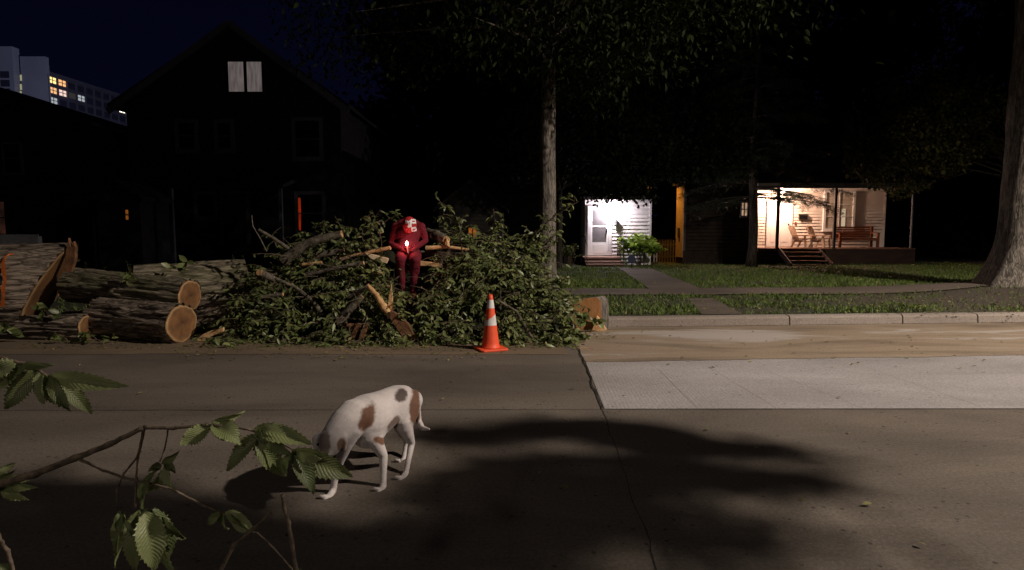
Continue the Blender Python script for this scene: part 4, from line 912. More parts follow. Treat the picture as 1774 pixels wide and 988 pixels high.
# wooden bench / glider
bx0, bx1 = D(1469, 0, 27.5).x, D(1536, 0, 27.5).x
be = thing('porch_bench', 'reddish wooden slatted bench below the window at the right of the porch', 'bench', ((bx0+bx1)/2, 27.5, fz))
for x in (bx0, bx1):
    for y in (27.25, 27.75): m = MB(); m.box(x-.05, x+.05, y-.04, y+.04, fz, fz+(.62 if y < 27.5 else .95)); m.build('leg', M['bench'], be)
    m = MB(); m.box(x-.07, x+.07, 27.2, 27.8, fz+.622, fz+.66); m.build('armrest', M['bench'], be)
m = MB()
for k in range(5): m.box(bx0+.055, bx1-.055, 27.24+.1*k, 27.32+.1*k, fz+.40, fz+.43)
m.box(bx0+.055, bx1-.055, 27.22, 27.238, fz+.30, fz+.42); m.build('seat', M['bench'], be)
m = MB()
for k in range(5): m.box(bx0+.055, bx1-.055, 27.74+.012*k, 27.765+.012*k, fz+.46+.10*k, fz+.54+.10*k)
m.build('backrest', M['bench'], be)

# orange lit side: lamp, meter, shed gable, pickets
ol = Vector((wx0-1.1, YP+1.6, 2.9))
lamp('side_yard_light', 'SPOT', (wx0-1.1, YP+1.4, 4.4), 420, (1.0, .42, .06), .08, aim=(wx0-.1, YP+.6, 1.5), spot=80)
m = MB(); m.box(wx0-.10, wx0-.002, YP+.5, YP+.72, 1.35, 1.75); m.build('meter_box', M['metal_post'], ph)
ow = thing('side_house', 'set back house wall glowing orange in the gap left of the porch house', 'house', (6.9, 33, ZV))
m = MB(); sx = D(1140, 0, 33).x; sx2 = D(1180, 0, 33).x; m.prism([(sx, 33, ZV-.1), (sx2, 33, ZV-.1), (sx2, 33, 1.9), (sx2-.25, 33, 3.0), (sx, 33, 1.6)], (0, 2, 0)); m.build('wall', M['tan_wall'], ow)
m = MB(); m.beam((sx-.15, 32.9, 1.55), (sx2-.2, 32.9, 3.1), .25, .07); m.build('roof', M['roof'], ow)
fe = thing('picket_fence', 'short pale picket fence in the orange glow left of the porch house', 'fence', (D(1170, 0, 28.5).x, 28.5, ZV))
fx0, fx1 = D(1142, 0, 28.5).x, D(1191, 0, 28.5).x; m = MB(); n = 11
for k in range(n):
    x = fx0+(fx1-fx0)*k/(n-1); m.prism([(x-.035, 28.5, ZV-.05), (x+.035, 28.5, ZV-.05), (x+.035, 28.5, 1.15), (x, 28.5, 1.24), (x-.035, 28.5, 1.15)], (0, .02, 0))
m.build('picket_row', M['concrete'], fe)
m = MB(); m.box(fx0-.05, fx1+.05, 28.522, 28.56, .4, .47).box(fx0-.05, fx1+.05, 28.522, 28.56, .95, 1.02); m.build('rail', M['concrete'], fe)

# ------------------------------------------------------------------ garden plants
def plant(name, label, cat, base, r, h, n, leaf, lm, seed, stems=12, wide=1.5, up=.5):
    root = thing(name, label, cat, base); g = np.random.default_rng(seed); rg = random.Random(seed); mb = MB(); P = []; Dd = []
    base = Vector(base)
    for s in range(stems):
        a = rg.uniform(0, 6.28); rr = r*math.sqrt(rg.random()); tip = base+Vector((rr*math.cos(a), rr*math.sin(a), h*rg.uniform(.55, 1)*(1-.3*rr/r)))
        mid = base.lerp(tip, .5)+Vector((0, 0, .12*h)); mb.tube([base+Vector((rr*.2*math.cos(a), rr*.2*math.sin(a), -.03)), mid, tip], [.012, .008, .003], 5, caps=False)
        for k in range(n//stems):
            t = rg.uniform(.35, 1); q = mid.lerp(tip, (t-.35)/.65); P.append(tuple(q)); b = rg.uniform(0, 6.28); Dd.append((math.cos(b), math.sin(b), up*rg.uniform(-.4, 1.2)))
    mb.build('stem', M['twig'], root); P = np.array(P); Dd = np.array(Dd)
    leaves_obj('foliage', P, Dd, g.normal(0, .3, P.shape)+np.array([0, 0, 1]), g.uniform(.6, 1.2, len(P))*leaf, lm, root, wide=wide)
b = G(1118, 464, ZV); plant('leafy_plant', 'bright green broad leaved plant lit at the right corner of the white house', 'plant', (D(1120, 0, 25.0).x, 25.0, ZV), .95, 1.5, 420, .36, M['plant'], 1, stems=20, wide=1.2, up=.9)
plant('shrub', 'leggy dark green shrub at the left of the white front steps', 'shrub', (D(990, 0, 24.6).x, 24.6, ZV), .55, 1.15, 380, .12, M['leaf'], 2, stems=20)
for k, (px_, Y, h, lb) in enumerate([(205, 12.6, .95, 'weedy plant behind the upper log'), (285, 12.8, 1.0, 'tall weed behind the middle of the upper log'), (120, 13, .8, 'low weed between the largest log and the yard'), (390, 14, 1.1, 'wiry weeds before the dark door'), (20, 14.5, .9, 'weed clump by the pale yard fence')]):
    plant('weed', lb, 'weed', (D(px_, 0, Y).x, Y, ZV), .5, h, 160, .10, M['leaf_dim'], 70+k, stems=10)

# ------------------------------------------------------------------ logs
def ringmat():
    m, nt, b = newmat('cut_wood')
    t = N(nt, 'ShaderNodeTexCoord'); s = N(nt, 'ShaderNodeSeparateXYZ'); nt.links.new(t.outputs['UV'], s.inputs[0])
    n = N(nt, 'ShaderNodeTexNoise', Scale=3, Detail=4); nt.links.new(t.outputs['UV'], n.inputs['Vector'])
    ln = N(nt, 'ShaderNodeVectorMath', operation='LENGTH'); nt.links.new(t.outputs['UV'], ln.inputs[0])
    ad = N(nt, 'ShaderNodeMath', operation='MULTIPLY_ADD'); nt.links.new(n.outputs[0], ad.inputs[0]); ad.inputs[1].default_value = .10; nt.links.new(ln.outputs['Value'], ad.inputs[2])
    r = N(nt, 'ShaderNodeValToRGB'); nt.links.new(ad.outputs[0], r.inputs[0]); e = r.color_ramp.elements
    e[0].position = .0; e[0].color = (.10, .042, .014, 1); e[1].position = .55; e[1].color = (.19, .085, .028, 1)
    for p, c in ((.86, (.21, .10, .035, 1)), (.94, (.34, .19, .08, 1)), (1.0, (.62, .40, .19, 1)), (1.08, (.20, .10, .04, 1))): x = e.new(p); x.color = c
    wv = N(nt, 'ShaderNodeMath', operation='MULTIPLY'); nt.links.new(ad.outputs[0], wv.inputs[0]); wv.inputs[1].default_value = 95
    sn = N(nt, 'ShaderNodeMath', operation='SINE'); nt.links.new(wv.outputs[0], sn.inputs[0])
    mr = N(nt, 'ShaderNodeMapRange'); nt.links.new(sn.outputs[0], mr.inputs[0]); mr.inputs['From Min'].default_value = -1; mr.inputs['To Min'].default_value = .82; mr.inputs['To Max'].default_value = 1.1
    n2 = N(nt, 'ShaderNodeTexNoise', Scale=2.2, Detail=5); nt.links.new(t.outputs['UV'], n2.inputs['Vector']); m2 = N(nt, 'ShaderNodeMapRange'); nt.links.new(n2.outputs[0], m2.inputs[0]); m2.inputs['From Min'].default_value = .3; m2.inputs['From Max'].default_value = .7; m2.inputs['To Min'].default_value = .6; m2.inputs['To Max'].default_value = 1.3
    mx = N(nt, 'ShaderNodeMixRGB', blend_type='MULTIPLY'); mx.inputs[0].default_value = 1; nt.links.new(r.outputs[0], mx.inputs[1]); nt.links.new(mr.outputs[0], mx.inputs[2])
    mx2 = N(nt, 'ShaderNodeMixRGB', blend_type='MULTIPLY'); mx2.inputs[0].default_value = 1; nt.links.new(mx.outputs[0], mx2.inputs[1]); nt.links.new(m2.outputs[0], mx2.inputs[2])
    nt.links.new(mx2.outputs[0], b.inputs['Base Color']); b.inputs['Roughness'].default_value = .75
    return m
M['cut'] = ringmat()
def log(label, pl_, pr_, rl, rr, bark, seed, name='log', slant=0.0, knots=True, rightcut=True, group='sawn logs stacked by the kerb', jag=0.0, nU=120, ell=1.0):
    a = Vector(pl_); b = Vector(pr_); d = b-a; L = d.length; X = d.normalized(); Z = Vector((0, 0, 1)); Yv = Z.cross(X).normalized(); Z = X.cross(Yv)
    rot = Matrix((X, Yv, Z)).transposed().to_4x4(); root = thing(name, label, 'log', a, group)
    root.rotation_mode = 'QUATERNION'; root.rotation_quaternion = rot.to_quaternion()
    nL = int(L/0.03); vs = []; fs = []
    def rad(t, an):
        c, s = math.cos(an), math.sin(an); x = t*L; r = rl+(rr-rl)*t
        r *= 1+.07*noise.noise(Vector((c*1.2, s*1.2, x*.8+seed)))
        rid = noise.noise(Vector((c*5*(r/.25), s*5*(r/.25), x*1.3+seed*3))); r += .030*(1-abs(rid)*3.4)
        r += .008*noise.noise(Vector((c*16, s*16, x*6)))
        return r
    def endx(t, z):  # slanted right end
        return t*L+(slant*z*max(0, (t-.6)/.4) if slant else 0)
    for i in range(nL+1):
        t = i/nL
        for k in range(nU):
            an = 2*math.pi*k/nU; r = rad(t, an); z = r*math.sin(an)*ell; y = r*math.cos(an)
            xx = endx(t, z)
            if jag and i == nL: xx += jag*max(0, noise.noise(Vector((k*.45, seed, 0)))+.1)
            vs.append((xx, y+.03*math.sin(t*3+seed), z))
    for i in range(nL):
        for k in range(nU): fs.append((i*nU+k, i*nU+(k+1) % nU, (i+1)*nU+(k+1) % nU, (i+1)*nU+k))
    me = bpy.data.meshes.new('bark'); me.from_pydata(vs, [], fs); me.update(); o = link('bark', me, bark, None, True); o.parent = root
    for e in (0, 1):
        ring0 = vs[nL*nU:nL*nU+nU] if e else vs[:nU]; W_ = 5; ring = [tuple(sum(ring0[(k+q) % nU][c] for q in range(-W_, W_+1))/(2*W_+1) for c in range(3)) for k in range(nU)]; cx = sum(v[0] for v in ring)/nU; cy = sum(v[1] for v in ring)/nU; cz = sum(v[2] for v in ring)/nU
        V = [(cx, cy, cz)]; UV = [(0, 0)]; S = 10
        for s in range(1, S+1):
            f = s/S
            for k, v in enumerate(ring):
                V.append((cx+(v[0]-cx)*f+(.012 if e else -.012)*(1 if s < S else 0), cy+(v[1]-cy)*f, cz+(v[2]-cz)*f)); UV.append((f*math.cos(2*math.pi*k/nU), f*math.sin(2*math.pi*k/nU)))
        F = [(0, 1+k, 1+(k+1) % nU) for k in range(nU)]
        for s in range(S-1):
            for k in range(nU): F.append((1+s*nU+k, 1+(s+1)*nU+k, 1+(s+1)*nU+(k+1) % nU, 1+s*nU+(k+1) % nU))
        if not e: F = [tuple(reversed(f)) for f in F]
        me = bpy.data.meshes.new('cut_face'); me.from_pydata(V, [], F); me.update(); uv = me.uv_layers.new(name='UVMap')
        for l in me.loops: uv.data[l.index].uv = UV[l.vertex_index]
        o = link('cut_face', me, M['cut'], None); o.parent = root
    return root
def on_ground(px, py, Y, r): p = D(px, py, Y); return Vector((p.x, Y, r))
lA = D(318, 566, 8.32); lA.z = .262
log('log lying in front with a round cut face, lowest of the two pale faced logs', on_ground(172, 560, 8.8, .275), lA, .275, .255, M['bark'], 1)
log('mossy log resting on top with its round cut face above the lower face', D(122, 494, 9.25), D(331, 513, 8.78), .24, .232, M['bark_moss'], 2)
log('thick pale barked log lying behind the two round cut faces', D(235, 509, 9.45), D(426, 498, 10.25), .43, .45, M['bark_moss'], 3)
log('shadowed log under the thick pale one, next to the brush', D(300, 556, 9.25), D(410, 548, 9.15), .22, .24, M['bark'], 4)
log('short thin log on the road below the largest log', on_ground(46, 571, 8.62, .165), on_ground(150, 568, 8.5, .17), .15, .17, M['bark'], 5)
_r = D(84, 488, 9.35); _r.z = .68
big = log('largest log at the left edge with a slanted cut and an orange paint mark', _r+Vector((-2.9, -.95, .02)), _r, .66, .64, M['bark'], 6, slant=.55, jag=.10)
# orange paint squiggle on the big log
def paint():
    m = MB(); pts = [(4, 532), (6, 515), (5, 500), (9, 485), (6, 470), (5, 455), (9, 445), (16, 441), (24, 440)]
    P = []; rot = big.rotation_quaternion.to_matrix(); org = big.location
    for (a, b) in pts:
        d = ray(a, b); c = Vector((0, 0, CAM_H)); lo, hi = 7.2, 8.9
        for _ in range(30):
            mid = (lo+hi)/2; p = c+d*(mid/d.y); l = rot.transposed() @ (p-org); 
            if math.hypot(l.y, l.z) > .685: lo = mid
            else: hi = mid
        P.append(c+d*(hi/d.y))
    n = len(P); V = []
    for i, p in enumerate(P):
        w_ = (.034, .022, .030, .020, .034, .030, .016, .010, .006)[i]; dd = (P[min(i+1, n-1)]-P[max(0, i-1)]).normalized(); s = dd.cross(Vector((0, 1, 0))).normalized()*w_
        V += [p-s, p+s]
    m.add([rot.transposed() @ (v-org) for v in V], [(2*i, 2*i+1, 2*i+3, 2*i+2) for i in range(n-1)])
    me = bpy.data.meshes.new('paint_mark'); me.from_pydata(m.v, [], m.f); me.update(); md = mat('orange_paint', (.85, .20, .03), .6, (.55, .13, .03), 18)
    o = link('paint_mark', me, md); o.parent = big
paint()
# sheared wood flap at the end of the largest log
def shard(name, label, outline, Y, thick, m, cat='wood', depth=(0, 1, 0), group=None, jitter=.0):
    P = [D(a, b, Y+(c[0] if c else 0)) for a, b, *c in outline]
    if 380 < outline[0][0] < 1000: ys = sum(p[1] for p in outline)/len(outline); LIMBS.append(([min(outline)[:2], max(outline)[:2]], Y, 5))
    o = MB().prism(P, Vector(depth)*thick).build(name, m); tag(o, label, cat, group); return bevel(o, .006)
shard('split_wood', 'tall torn spike of wood standing at the cut end of the largest log', [(112, 474), (113, 440), (116, 424), (118, 412), (121, 424), (124, 430), (127, 418), (130, 428), (130, 446), (126, 462), (122, 480)], 9.15, .05, M['red_wood'], group='split wood')
shard('split_wood', 'long curved sliver of pale wood sticking out from the lower cut face', [(337, 592), (350, 580), (365, 573), (386, 568), (387, 575), (368, 582), (352, 592)], 8.3, .05, M['split'], group='split wood')
# cut round at the right of the brush pile
def cut_round():
    root = thing('cut_round', 'wedge of sawn trunk standing by the kerb at the right end of the brush', 'log', G(1010, 578))
    Y = 9.35; out = [(962, 578), (966, 550), (985, 536), (1002, 522), (1015, 517), (1034, 515), (1041, 522), (1042, 545), (1045, 577)]
    P = [D(a, b, Y-(b-577)*-.0015) for a, b in out]; P2 = [p+Vector((.16, .30, -.01)) for p in P]; m = MB(); n = len(P); m.add([tuple(p) for p in P], [tuple(range(n))]); f = m.build('cut_face', M['red_cut'], root)
    m = MB(); ins = .002; m.add([p+Vector((0, .004, 0)) for p in P]+P2, [tuple(range(2*n-1, n-1, -1))]+[(i, (i+1) % n, n+(i+1) % n, n+i) for i in range(n)]); m.build('bark', M['bark_z'], root)
    Q = [D(a, b, Y-.12) for a, b in [(1026, 572), (1034, 548), (1041, 556), (1050, 572), (1046, 575)]]; MB().prism(Q, (0.02, .06, 0)).build('splinter', M['split'], root)
    for (a0, b0, a1, b1, w) in [(1036, 517, 1039, 575, .035)]:
        MB().beam(D(a0, b0, Y-.01), D(a1, b1, Y-.01), w, .02).build('bark_edge', M['branch'], root)
M['red_cut'] = mat('saw_cut_wood', (.30, .13, .045), .8, (.46, .23, .09), 5, stretch=(1, 1, .35), bump=.5, bscale=25)
cut_round()

# ------------------------------------------------------------------ brush pile
PROF = [(388, 594), (402, 566), (424, 535), (442, 488), (458, 440), (480, 425), (520, 402), (560, 392), (600, 386), (640, 372), (672, 368), (690, 392), (730, 396), (760, 392), (800, 392), (850, 380), (880, 388), (920, 408), (950, 440), (975, 510), (1000, 570)]
def prof(px):
    if px <= PROF[0][0]: return PROF[0][1]
    for (a, b), (c, d) in zip(PROF[:-1], PROF[1:]):
        if a <= px <= c: return b+(d-b)*(px-a)/(c-a)
    return 590
YR = 9.75; YF = 8.12
def pile_pt(px, s):
    """s = 0 ridge .. 1 foot of the front slope"""
    top = D(px, prof(px), YR); y = YR+(YF-YR)*s
    base = 0.03 if y < kerbY(top.x) else .17
    z = base+(max(.05, top.z-base-.1))*(1-s**1.7)
    return Vector((top.x*(y/YR)**.35*(1 if True else 1), y, z))
def brush():
    rg = random.Random(17); P = []; Dd = []; S = []; tw = MB()
    def twig(p, d, L, nl, ls):
        d = d.normalized(); pts = [p]; q = p.copy(); dd = d.copy()
        for i in range(4):
            dd = (dd+Vector((rg.gauss(0, .18), rg.gauss(0, .18), -.10))).normalized(); q = q+dd*(L/4)
            if q.z < .02: q.z = .02+rg.random()*.03
            pts.append(q.copy())
        tw.tube(pts, [.008, .007, .005, .004, .002], 4, caps=False)
        for k in range(nl):
            t = (k+.5)/nl; i = min(3, int(t*4)); p_ = pts[i].lerp(pts[i+1], t*4-i); ax = (pts[i+1]-pts[i]).normalized()
            sd = ax.cross(Vector((rg.gauss(0, .3), rg.gauss(0, .3), 1))).normalized()*(1 if k % 2 else -1)
            v = ax*.55+sd*.8+Vector((rg.gauss(0, .25), rg.gauss(0, .25), rg.gauss(-.35, .25))); P.append(tuple(p_)); Dd.append(tuple(v)); S.append(ls*rg.uniform(.55, 1.3))
    for i in range(2900):
        px = rg.uniform(392, 980)
        s = rg.random()**.8
        if px < 600 and rg.random() < .25: continue
        if noise.noise(Vector((px*.021, s*3.3, 2)))+.5*noise.noise(Vector((px*.06, s*8, 5))) < -.10: continue
        if 686 < px < 738 and s < .42: continue          # the seat
        if 672 < px < 752 and .0 < s < .25: continue
        p = pile_pt(px, s)+Vector((0, rg.uniform(-.05, .35), -abs(rg.gauss(0, .16)))); p.z = max(.04, p.z)
        out = Vector((rg.gauss(0, .7), -rg.uniform(.1, 1.1), rg.uniform(-.7, .75))); L = rg.uniform(.18, .42)
        X, Yp_ = proj(p+out.normalized()*L)
        if 664 < X < 748 and Yp_ < 500 and s < .55: continue
        twig(p, out, L*(1.5 if rg.random() < .25 else 1), rg.randint(6, 11), .105)
    # boughs that stick up
    for (bx, by, tx, ty, n) in [(640, 400, 660, 362, 26), (600, 405, 585, 388, 14), (660, 390, 690, 375, 10), (770, 400, 768, 356, 22), (800, 410, 790, 375, 16), (860, 420, 855, 362, 26), (880, 430, 930, 405, 40), (900, 470, 965, 405, 60), (900, 440, 960, 375, 30), (930, 400, 1003, 349, 16), (960, 425, 940, 440, 26), (480, 430, 470, 412, 8), (520, 425, 530, 398, 14), (560, 410, 560, 388, 16), (990, 570, 990, 545, 30), (960, 560, 1010, 585, 30), (975, 585, 1005, 590, 24)]:
        a = D(bx, by, YR if by < 540 else 8.6); b = D(tx, ty, YR-.1 if by < 540 else 8.5); tw.tube([a, a.lerp(b, .5)+Vector((0, 0, .04)), b], [.014, .010, .004], 5)
        for k in range(n//3+2): t = rg.uniform(.2, 1.0); p = a.lerp(b, t)+Vector((0, 0, .03)); twig(p, Vector((rg.gauss(0, .8), rg.gauss(0, .5), rg.gauss(.0, .6))), rg.uniform(.10, .26), rg.randint(4, 8), .095)
    o = tw.build('brush_twigs', M['twig']); tag(o, 'tangle of thin bare twigs running through the brush pile', 'twigs', kind='stuff')
    P = np.array(P); Dd = np.array(Dd); S = np.array(S); g = np.random.default_rng(2); n = len(P)
    tipP = P+Dd/np.linalg.norm(Dd, axis=1, keepdims=True)*S[:, None]*.6
    pr = np.array([proj(p) for p in tipP]); keep = np.ones(n, bool)
    for pl, Y, rpx in LIMBS:
        dmin = np.full(n, 1e9)
        for a, b in zip(pl[:-1], pl[1:]):
            a = np.array(a, float); b = np.array(b, float); ab = b-a; t = np.clip(((pr-a)@ab)/(ab@ab+1e-9), 0, 1); dmin = np.minimum(dmin, np.linalg.norm(pr-(a+t[:, None]*ab), axis=1))
        keep &= ~((dmin < rpx+3.5) & (P[:, 1] < Y+.05) & (g.random(n) < .9))
    # the sitter's lap and legs stay clear
    inn = (pr[:, 0] > 668) & (pr[:, 0] < 744) & (pr[:, 1] > 372) & (pr[:, 1] < 460); leg = (pr[:, 0] > 682) & (pr[:, 0] < 730) & (pr[:, 1] >= 455) & (pr[:, 1] < 508)
    keep &= ~((inn | leg) & (P[:, 1] < 9.4) & (g.random(n) < .96)); keep &= ~(inn & (pr[:, 1] > 380) & (P[:, 1] > 9.0) & (P[:, 1] < 9.5))
    P = P[keep]; Dd = Dd[keep]; S = S[keep]
    o = leaves_obj('brush_leaves', P, Dd, g.normal(0, .5, P.shape)+np.array([0, -.5, 1]), np.array(S), M['leaf'], None, wide=.92); tag(o, 'mass of green leaves on the felled branches under the seated person', 'leaves', kind='stuff')
# dark sheet inside the pile, painted as the shade between its leaves
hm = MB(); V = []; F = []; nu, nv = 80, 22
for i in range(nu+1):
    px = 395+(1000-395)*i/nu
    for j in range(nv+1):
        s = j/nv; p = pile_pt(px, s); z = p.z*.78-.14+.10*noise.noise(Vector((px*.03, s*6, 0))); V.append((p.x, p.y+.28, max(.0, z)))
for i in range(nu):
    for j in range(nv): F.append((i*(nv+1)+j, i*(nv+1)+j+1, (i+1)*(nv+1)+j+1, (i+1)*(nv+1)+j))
hm.add(V, F); o = hm.build('brush_shade', mat('pile_shade', (.010, .012, .006), .95, (.025, .024, .012), 9, bump=1, bscale=30), None, True)
tag(o, 'dark sheet painted as the shade in the gaps of the brush pile', 'brush', kind='stuff')

LIMBS = []
def limb(label, px, Y, r, m='branch', name='branch', cat='branch', n=9, rough=.25, cut=True, group='branches in the brush pile', seed=0):
    """px: list of (x, y[, dY]); r: radius or (r0, r1) in metres"""
    P = [D(a, b, Y+(c[0] if c else 0)) for a, b, *c in px]; Q = []
    LIMBS.append(([(p[0], p[1]) for p in px], Y, (max(r) if isinstance(r, tuple) else r)*FOC/Y))
    for i in range(len(P)-1):
        for k in range(5): Q.append(P[i].lerp(P[i+1], k/5)+Vector((0, 0, .012*noise.noise(Vector((i*5+k, seed, 1)))*(1 if i+k else 0))))
    Q.append(P[-1]); r0, r1 = r if isinstance(r, tuple) else (r, r)
    rad = [r0+(r1-r0)*i/(len(Q)-1) for i in range(len(Q))]
    root = thing(name, label, cat, P[0], group)
    MB().tube(Q, rad, n, caps=False, rough=rough, sd=seed).build('bark', M[m], root, True)
    if cut:
        for i, s in ((0, -1), (len(Q)-1, 1)):
            d = (Q[i]-Q[i-1 if i else 1]).normalized() if i else (Q[0]-Q[1]).normalized()
            MB().tube([Q[i]-d*.01, Q[i]+d*.006], [rad[i]*.92, rad[i]*.88], n).build('cut_face', M['split'], root)
    return root
limb('pale cut stick pointing up to the left at the pile top', [(449, 399), (475, 414), (508, 437)], 9.3, (.024, .030), seed=1)
limb('thick dark limb slanting up with a torn orange end', [(490, 452), (520, 430), (548, 417), (592, 406)], 9.25, (.085, .062), 'branch', n=14, seed=2)
limb('stripped orange branch running left from under the sitter', [(590, 449), (635, 438), (676, 430)], 9.1, (.022, .034), 'split', seed=3)
limb('stripped orange branch running right from behind the sitter', [(738, 430), (775, 428), (811, 433)], 9.3, (.036, .022), 'split', seed=4)
limb('dark thick branch just right of the sitter at hip height', [(700, 443), (742, 438), (780, 443)], 9.45, (.05, .05), seed=5)
limb('grey log end poking out right of the sitter at elbow height', [(738, 404, .3), (756, 408), (773, 417, -.2)], 9.5, (.09, .075), n=12, seed=6)
limb('short upright torn orange stub right of the sitter', [(776, 428), (774, 412)], 9.25, (.035, .016), 'split', cut=False, seed=7)
limb('long dark branch across the pile left of centre', [(530, 477), (580, 465), (630, 456)], 8.85, (.035, .030), seed=8)
limb('arched grey branch dropping to the right in the left half of the pile', [(476, 482), (513, 499), (540, 520), (559, 545)], 8.55, (.022, .034), seed=9)
limb('short cut branch stub low on the left flank of the pile', [(455, 515), (490, 510)], 8.45, (.026, .028), seed=10)
limb('grey leaning log in the middle foot of the pile', [(588, 560), (606, 535), (628, 513)], 8.4, (.07, .045), n=12, seed=11)
limb('grey branch meeting the split trunk from the left', [(604, 514), (638, 496)], 8.45, (.030, .030), seed=12)
limb('dark short limb left of the stripped branch', [(550, 443), (596, 433)], 9.15, (.05, .04), seed=13)
limb('short orange debarked limb at mid left of the pile', [(524, 459), (557, 455)], 9.0, (.025, .022), 'split', seed=14)
limb('stub with a pale cut end at the left shoulder of the pile', [(449, 472, -.1), (474, 484, .2)], 8.75, (.055, .05), n=12, seed=15)
limb('dead twig bending upright at the left end of the pile', [(436, 373), (438, 392), (450, 412), (462, 436)], 9.3, (.007, .011), cut=False, n=6, seed=16)
limb('thin bare branch curving down right behind the cone', [(862, 520), (895, 540), (912, 570), (922, 585)], 8.3, (.016, .022), cut=False, seed=17)
limb('log lying at the foot of the pile left of the cone', [(590, 560), (610, 566), (636, 564)], 8.5, (.045, .05), 'red_wood', n=10, seed=18)
# twisted split trunk
limb('twisted trunk split open orange leaning down to the road', [(637, 494), (652, 512), (664, 532), (678, 548)], 8.35, (.028, .062), 'split', n=7, rough=.6, seed=19)
shard('bark_slab', 'dark brown slab of torn bark slanting down to the road', [(676, 538), (690, 545), (708, 562), (722, 592), (712, 598), (700, 590), (686, 568), (674, 550)], 8.22, .07, M['red_wood'], group='split wood')
shard('split_wood', 'upright orange splinter beside the twisted trunk', [(671, 534), (674, 508), (678, 492), (680, 512), (681, 538)], 8.4, .03, M['split'], group='split wood')
shard('split_wood', 'pale flat split plank pointing left below the stripped branch', [(631, 438), (650, 442), (673, 448), (670, 457), (650, 452), (642, 448)], 8.98, .05, M['pale_wood'], group='split wood')
shard('split_wood', 'pale flat split plank under the right thigh of the sitter', [(728, 452), (750, 455), (766, 458), (761, 465), (745, 461), (728, 461)], 9.0, .05, M['split'], group='split wood')
shard('broken_board', 'left one of two broken brown boards at the foot of the pile', [(606, 584), (618, 560), (627, 561), (615, 588)], 8.3, .03, M['red_wood'], group='broken boards')
shard('broken_board', 'right one of two broken brown boards at the foot of the pile', [(620, 590), (630, 563), (638, 563), (630, 592)], 8.26, .03, M['red_wood'], group='broken boards')

brush()

# ------------------------------------------------------------------ fallen leaves and chips on the road, kerb and verge
def litter():
    g = np.random.default_rng(8); P = []
    def put(px0, px1, py0, py1, n, z):
        for _ in range(n): p = G(g.uniform(px0, px1), g.uniform(py0, py1), z); P.append((p.x, p.y, (z if z < .1 else terrZ(p.x, p.y)+.03)+.015))
    put(390, 1010, 588, 606, 900, 0); put(300, 900, 600, 625, 160, 0); put(40, 400, 590, 606, 160, 0); put(1000, 1070, 575, 590, 60, 0)
    put(1060, 1774, 572, 640, 90, 0); put(0, 1774, 620, 700, 22, 0); put(1060, 1774, 516, 545, 600, ZV); put(1480, 1774, 516, 545, 260, ZV); put(1100, 1774, 478, 500, 160, ZV); put(700, 1774, 720, 980, 16, 0)
    P = np.array(P); n = len(P); Dd = g.normal(0, 1, (n, 3)); Dd[:, 2] *= .15
    sz = g.uniform(.02, .07, n)
    o = leaves_obj('leaf_litter', P, Dd, g.normal(0, .25, (n, 3))+np.array([0, 0, 1]), sz, M['litter'], None); tag(o, 'scattered fallen leaves and wood chips on road and verge', 'leaves', kind='stuff')
litter()
for (a, b, c, d, lb) in [((1001), 605, 1028, 606, 'thin pale wood chip on the road beside the cross joint'), (952, 962, 1003, 984, 'thin curved twig on the road at the bottom edge')]:
    p = G(a, b); q = G(c, d); mid = p.lerp(q, .5)+Vector((0, .02, 0)); up_ = Vector((0, 0, .012))
    o = MB().tube([p+up_, mid+up_, q+up_], [.004, .007, .003] if b < 700 else [.002, .003, .002], 6).build('wood_chip' if b < 700 else 'fallen_twig', M['split'] if b < 700 else M['branch']); tag(o, lb, 'wood chip' if b < 700 else 'twig')

# ------------------------------------------------------------------ traffic cone
def cone():
    c = G(850, 606); c.z = 0; lean = .025
    root = thing('traffic_cone', 'orange traffic cone with two white bands, the lower one scuffed, before the pile', 'traffic cone', c)
    def ori(m): m.v = [tuple(Matrix.Rotation(R(22), 3, 'Z') @ (Vector(v)-c)+c) for v in m.v]; return m
    org = mat('cone_orange', (.86, .105, .038), .5, (.66, .075, .028), 9, thr=(.5, .75), spec=.4); white = mat('cone_white', (.72, .70, .68), .4, (.50, .46, .44), 11, thr=(.52, .72))
    m = MB(); s = .185; ch = .03; poly = [(-s+ch, -s), (s-ch, -s), (s, -s+ch), (s, s-ch), (s-ch, s), (-s+ch, s), (-s, s-ch), (-s, -s+ch)]
    m.prism([(c.x+a, c.y+b, .004) for a, b in poly], (0, 0, .028)); o = ori(m).build('base', org, root); bevel(o, .008)
    H = .72; R0, R1 = .118, .026
    def rz(z): return R0+(R1-R0)*((z-.033)/(H-.033))
    m = MB(); m.lathe([(.128, .033), (.121, .045)]+[(rz(z), z) for z in np.linspace(.05, H, 14)]+[(.018, H), (.018, H-.03)], (c.x, c.y, 0), 40); m.build('body', org, root, True)
    for (z0, z1, tear) in ((.545, .655, False), (.325, .47, True)):
        V = []; F = []; n = 40
        for k in range(n):
            t = 2*math.pi*k/n; zt = z1-.002
            if tear: # torn upper edge
                f = (math.cos(t-R(215))+1)/2; zt = z1-(.075*f**1.5)-.008*noise.noise(Vector((k*.8, 0, 0)))
            V += [(c.x+(rz(z0)+.002)*math.cos(t), c.y+(rz(z0)+.002)*math.sin(t), z0), (c.x+(rz(zt)+.002)*math.cos(t), c.y+(rz(zt)+.002)*math.sin(t), zt)]
        for k in range(n): a = 2*k; b = 2*((k+1) % n); F.append((a, b, b+1, a+1))
        MB().add(V, F).build('white_band', white, root, True)
cone()

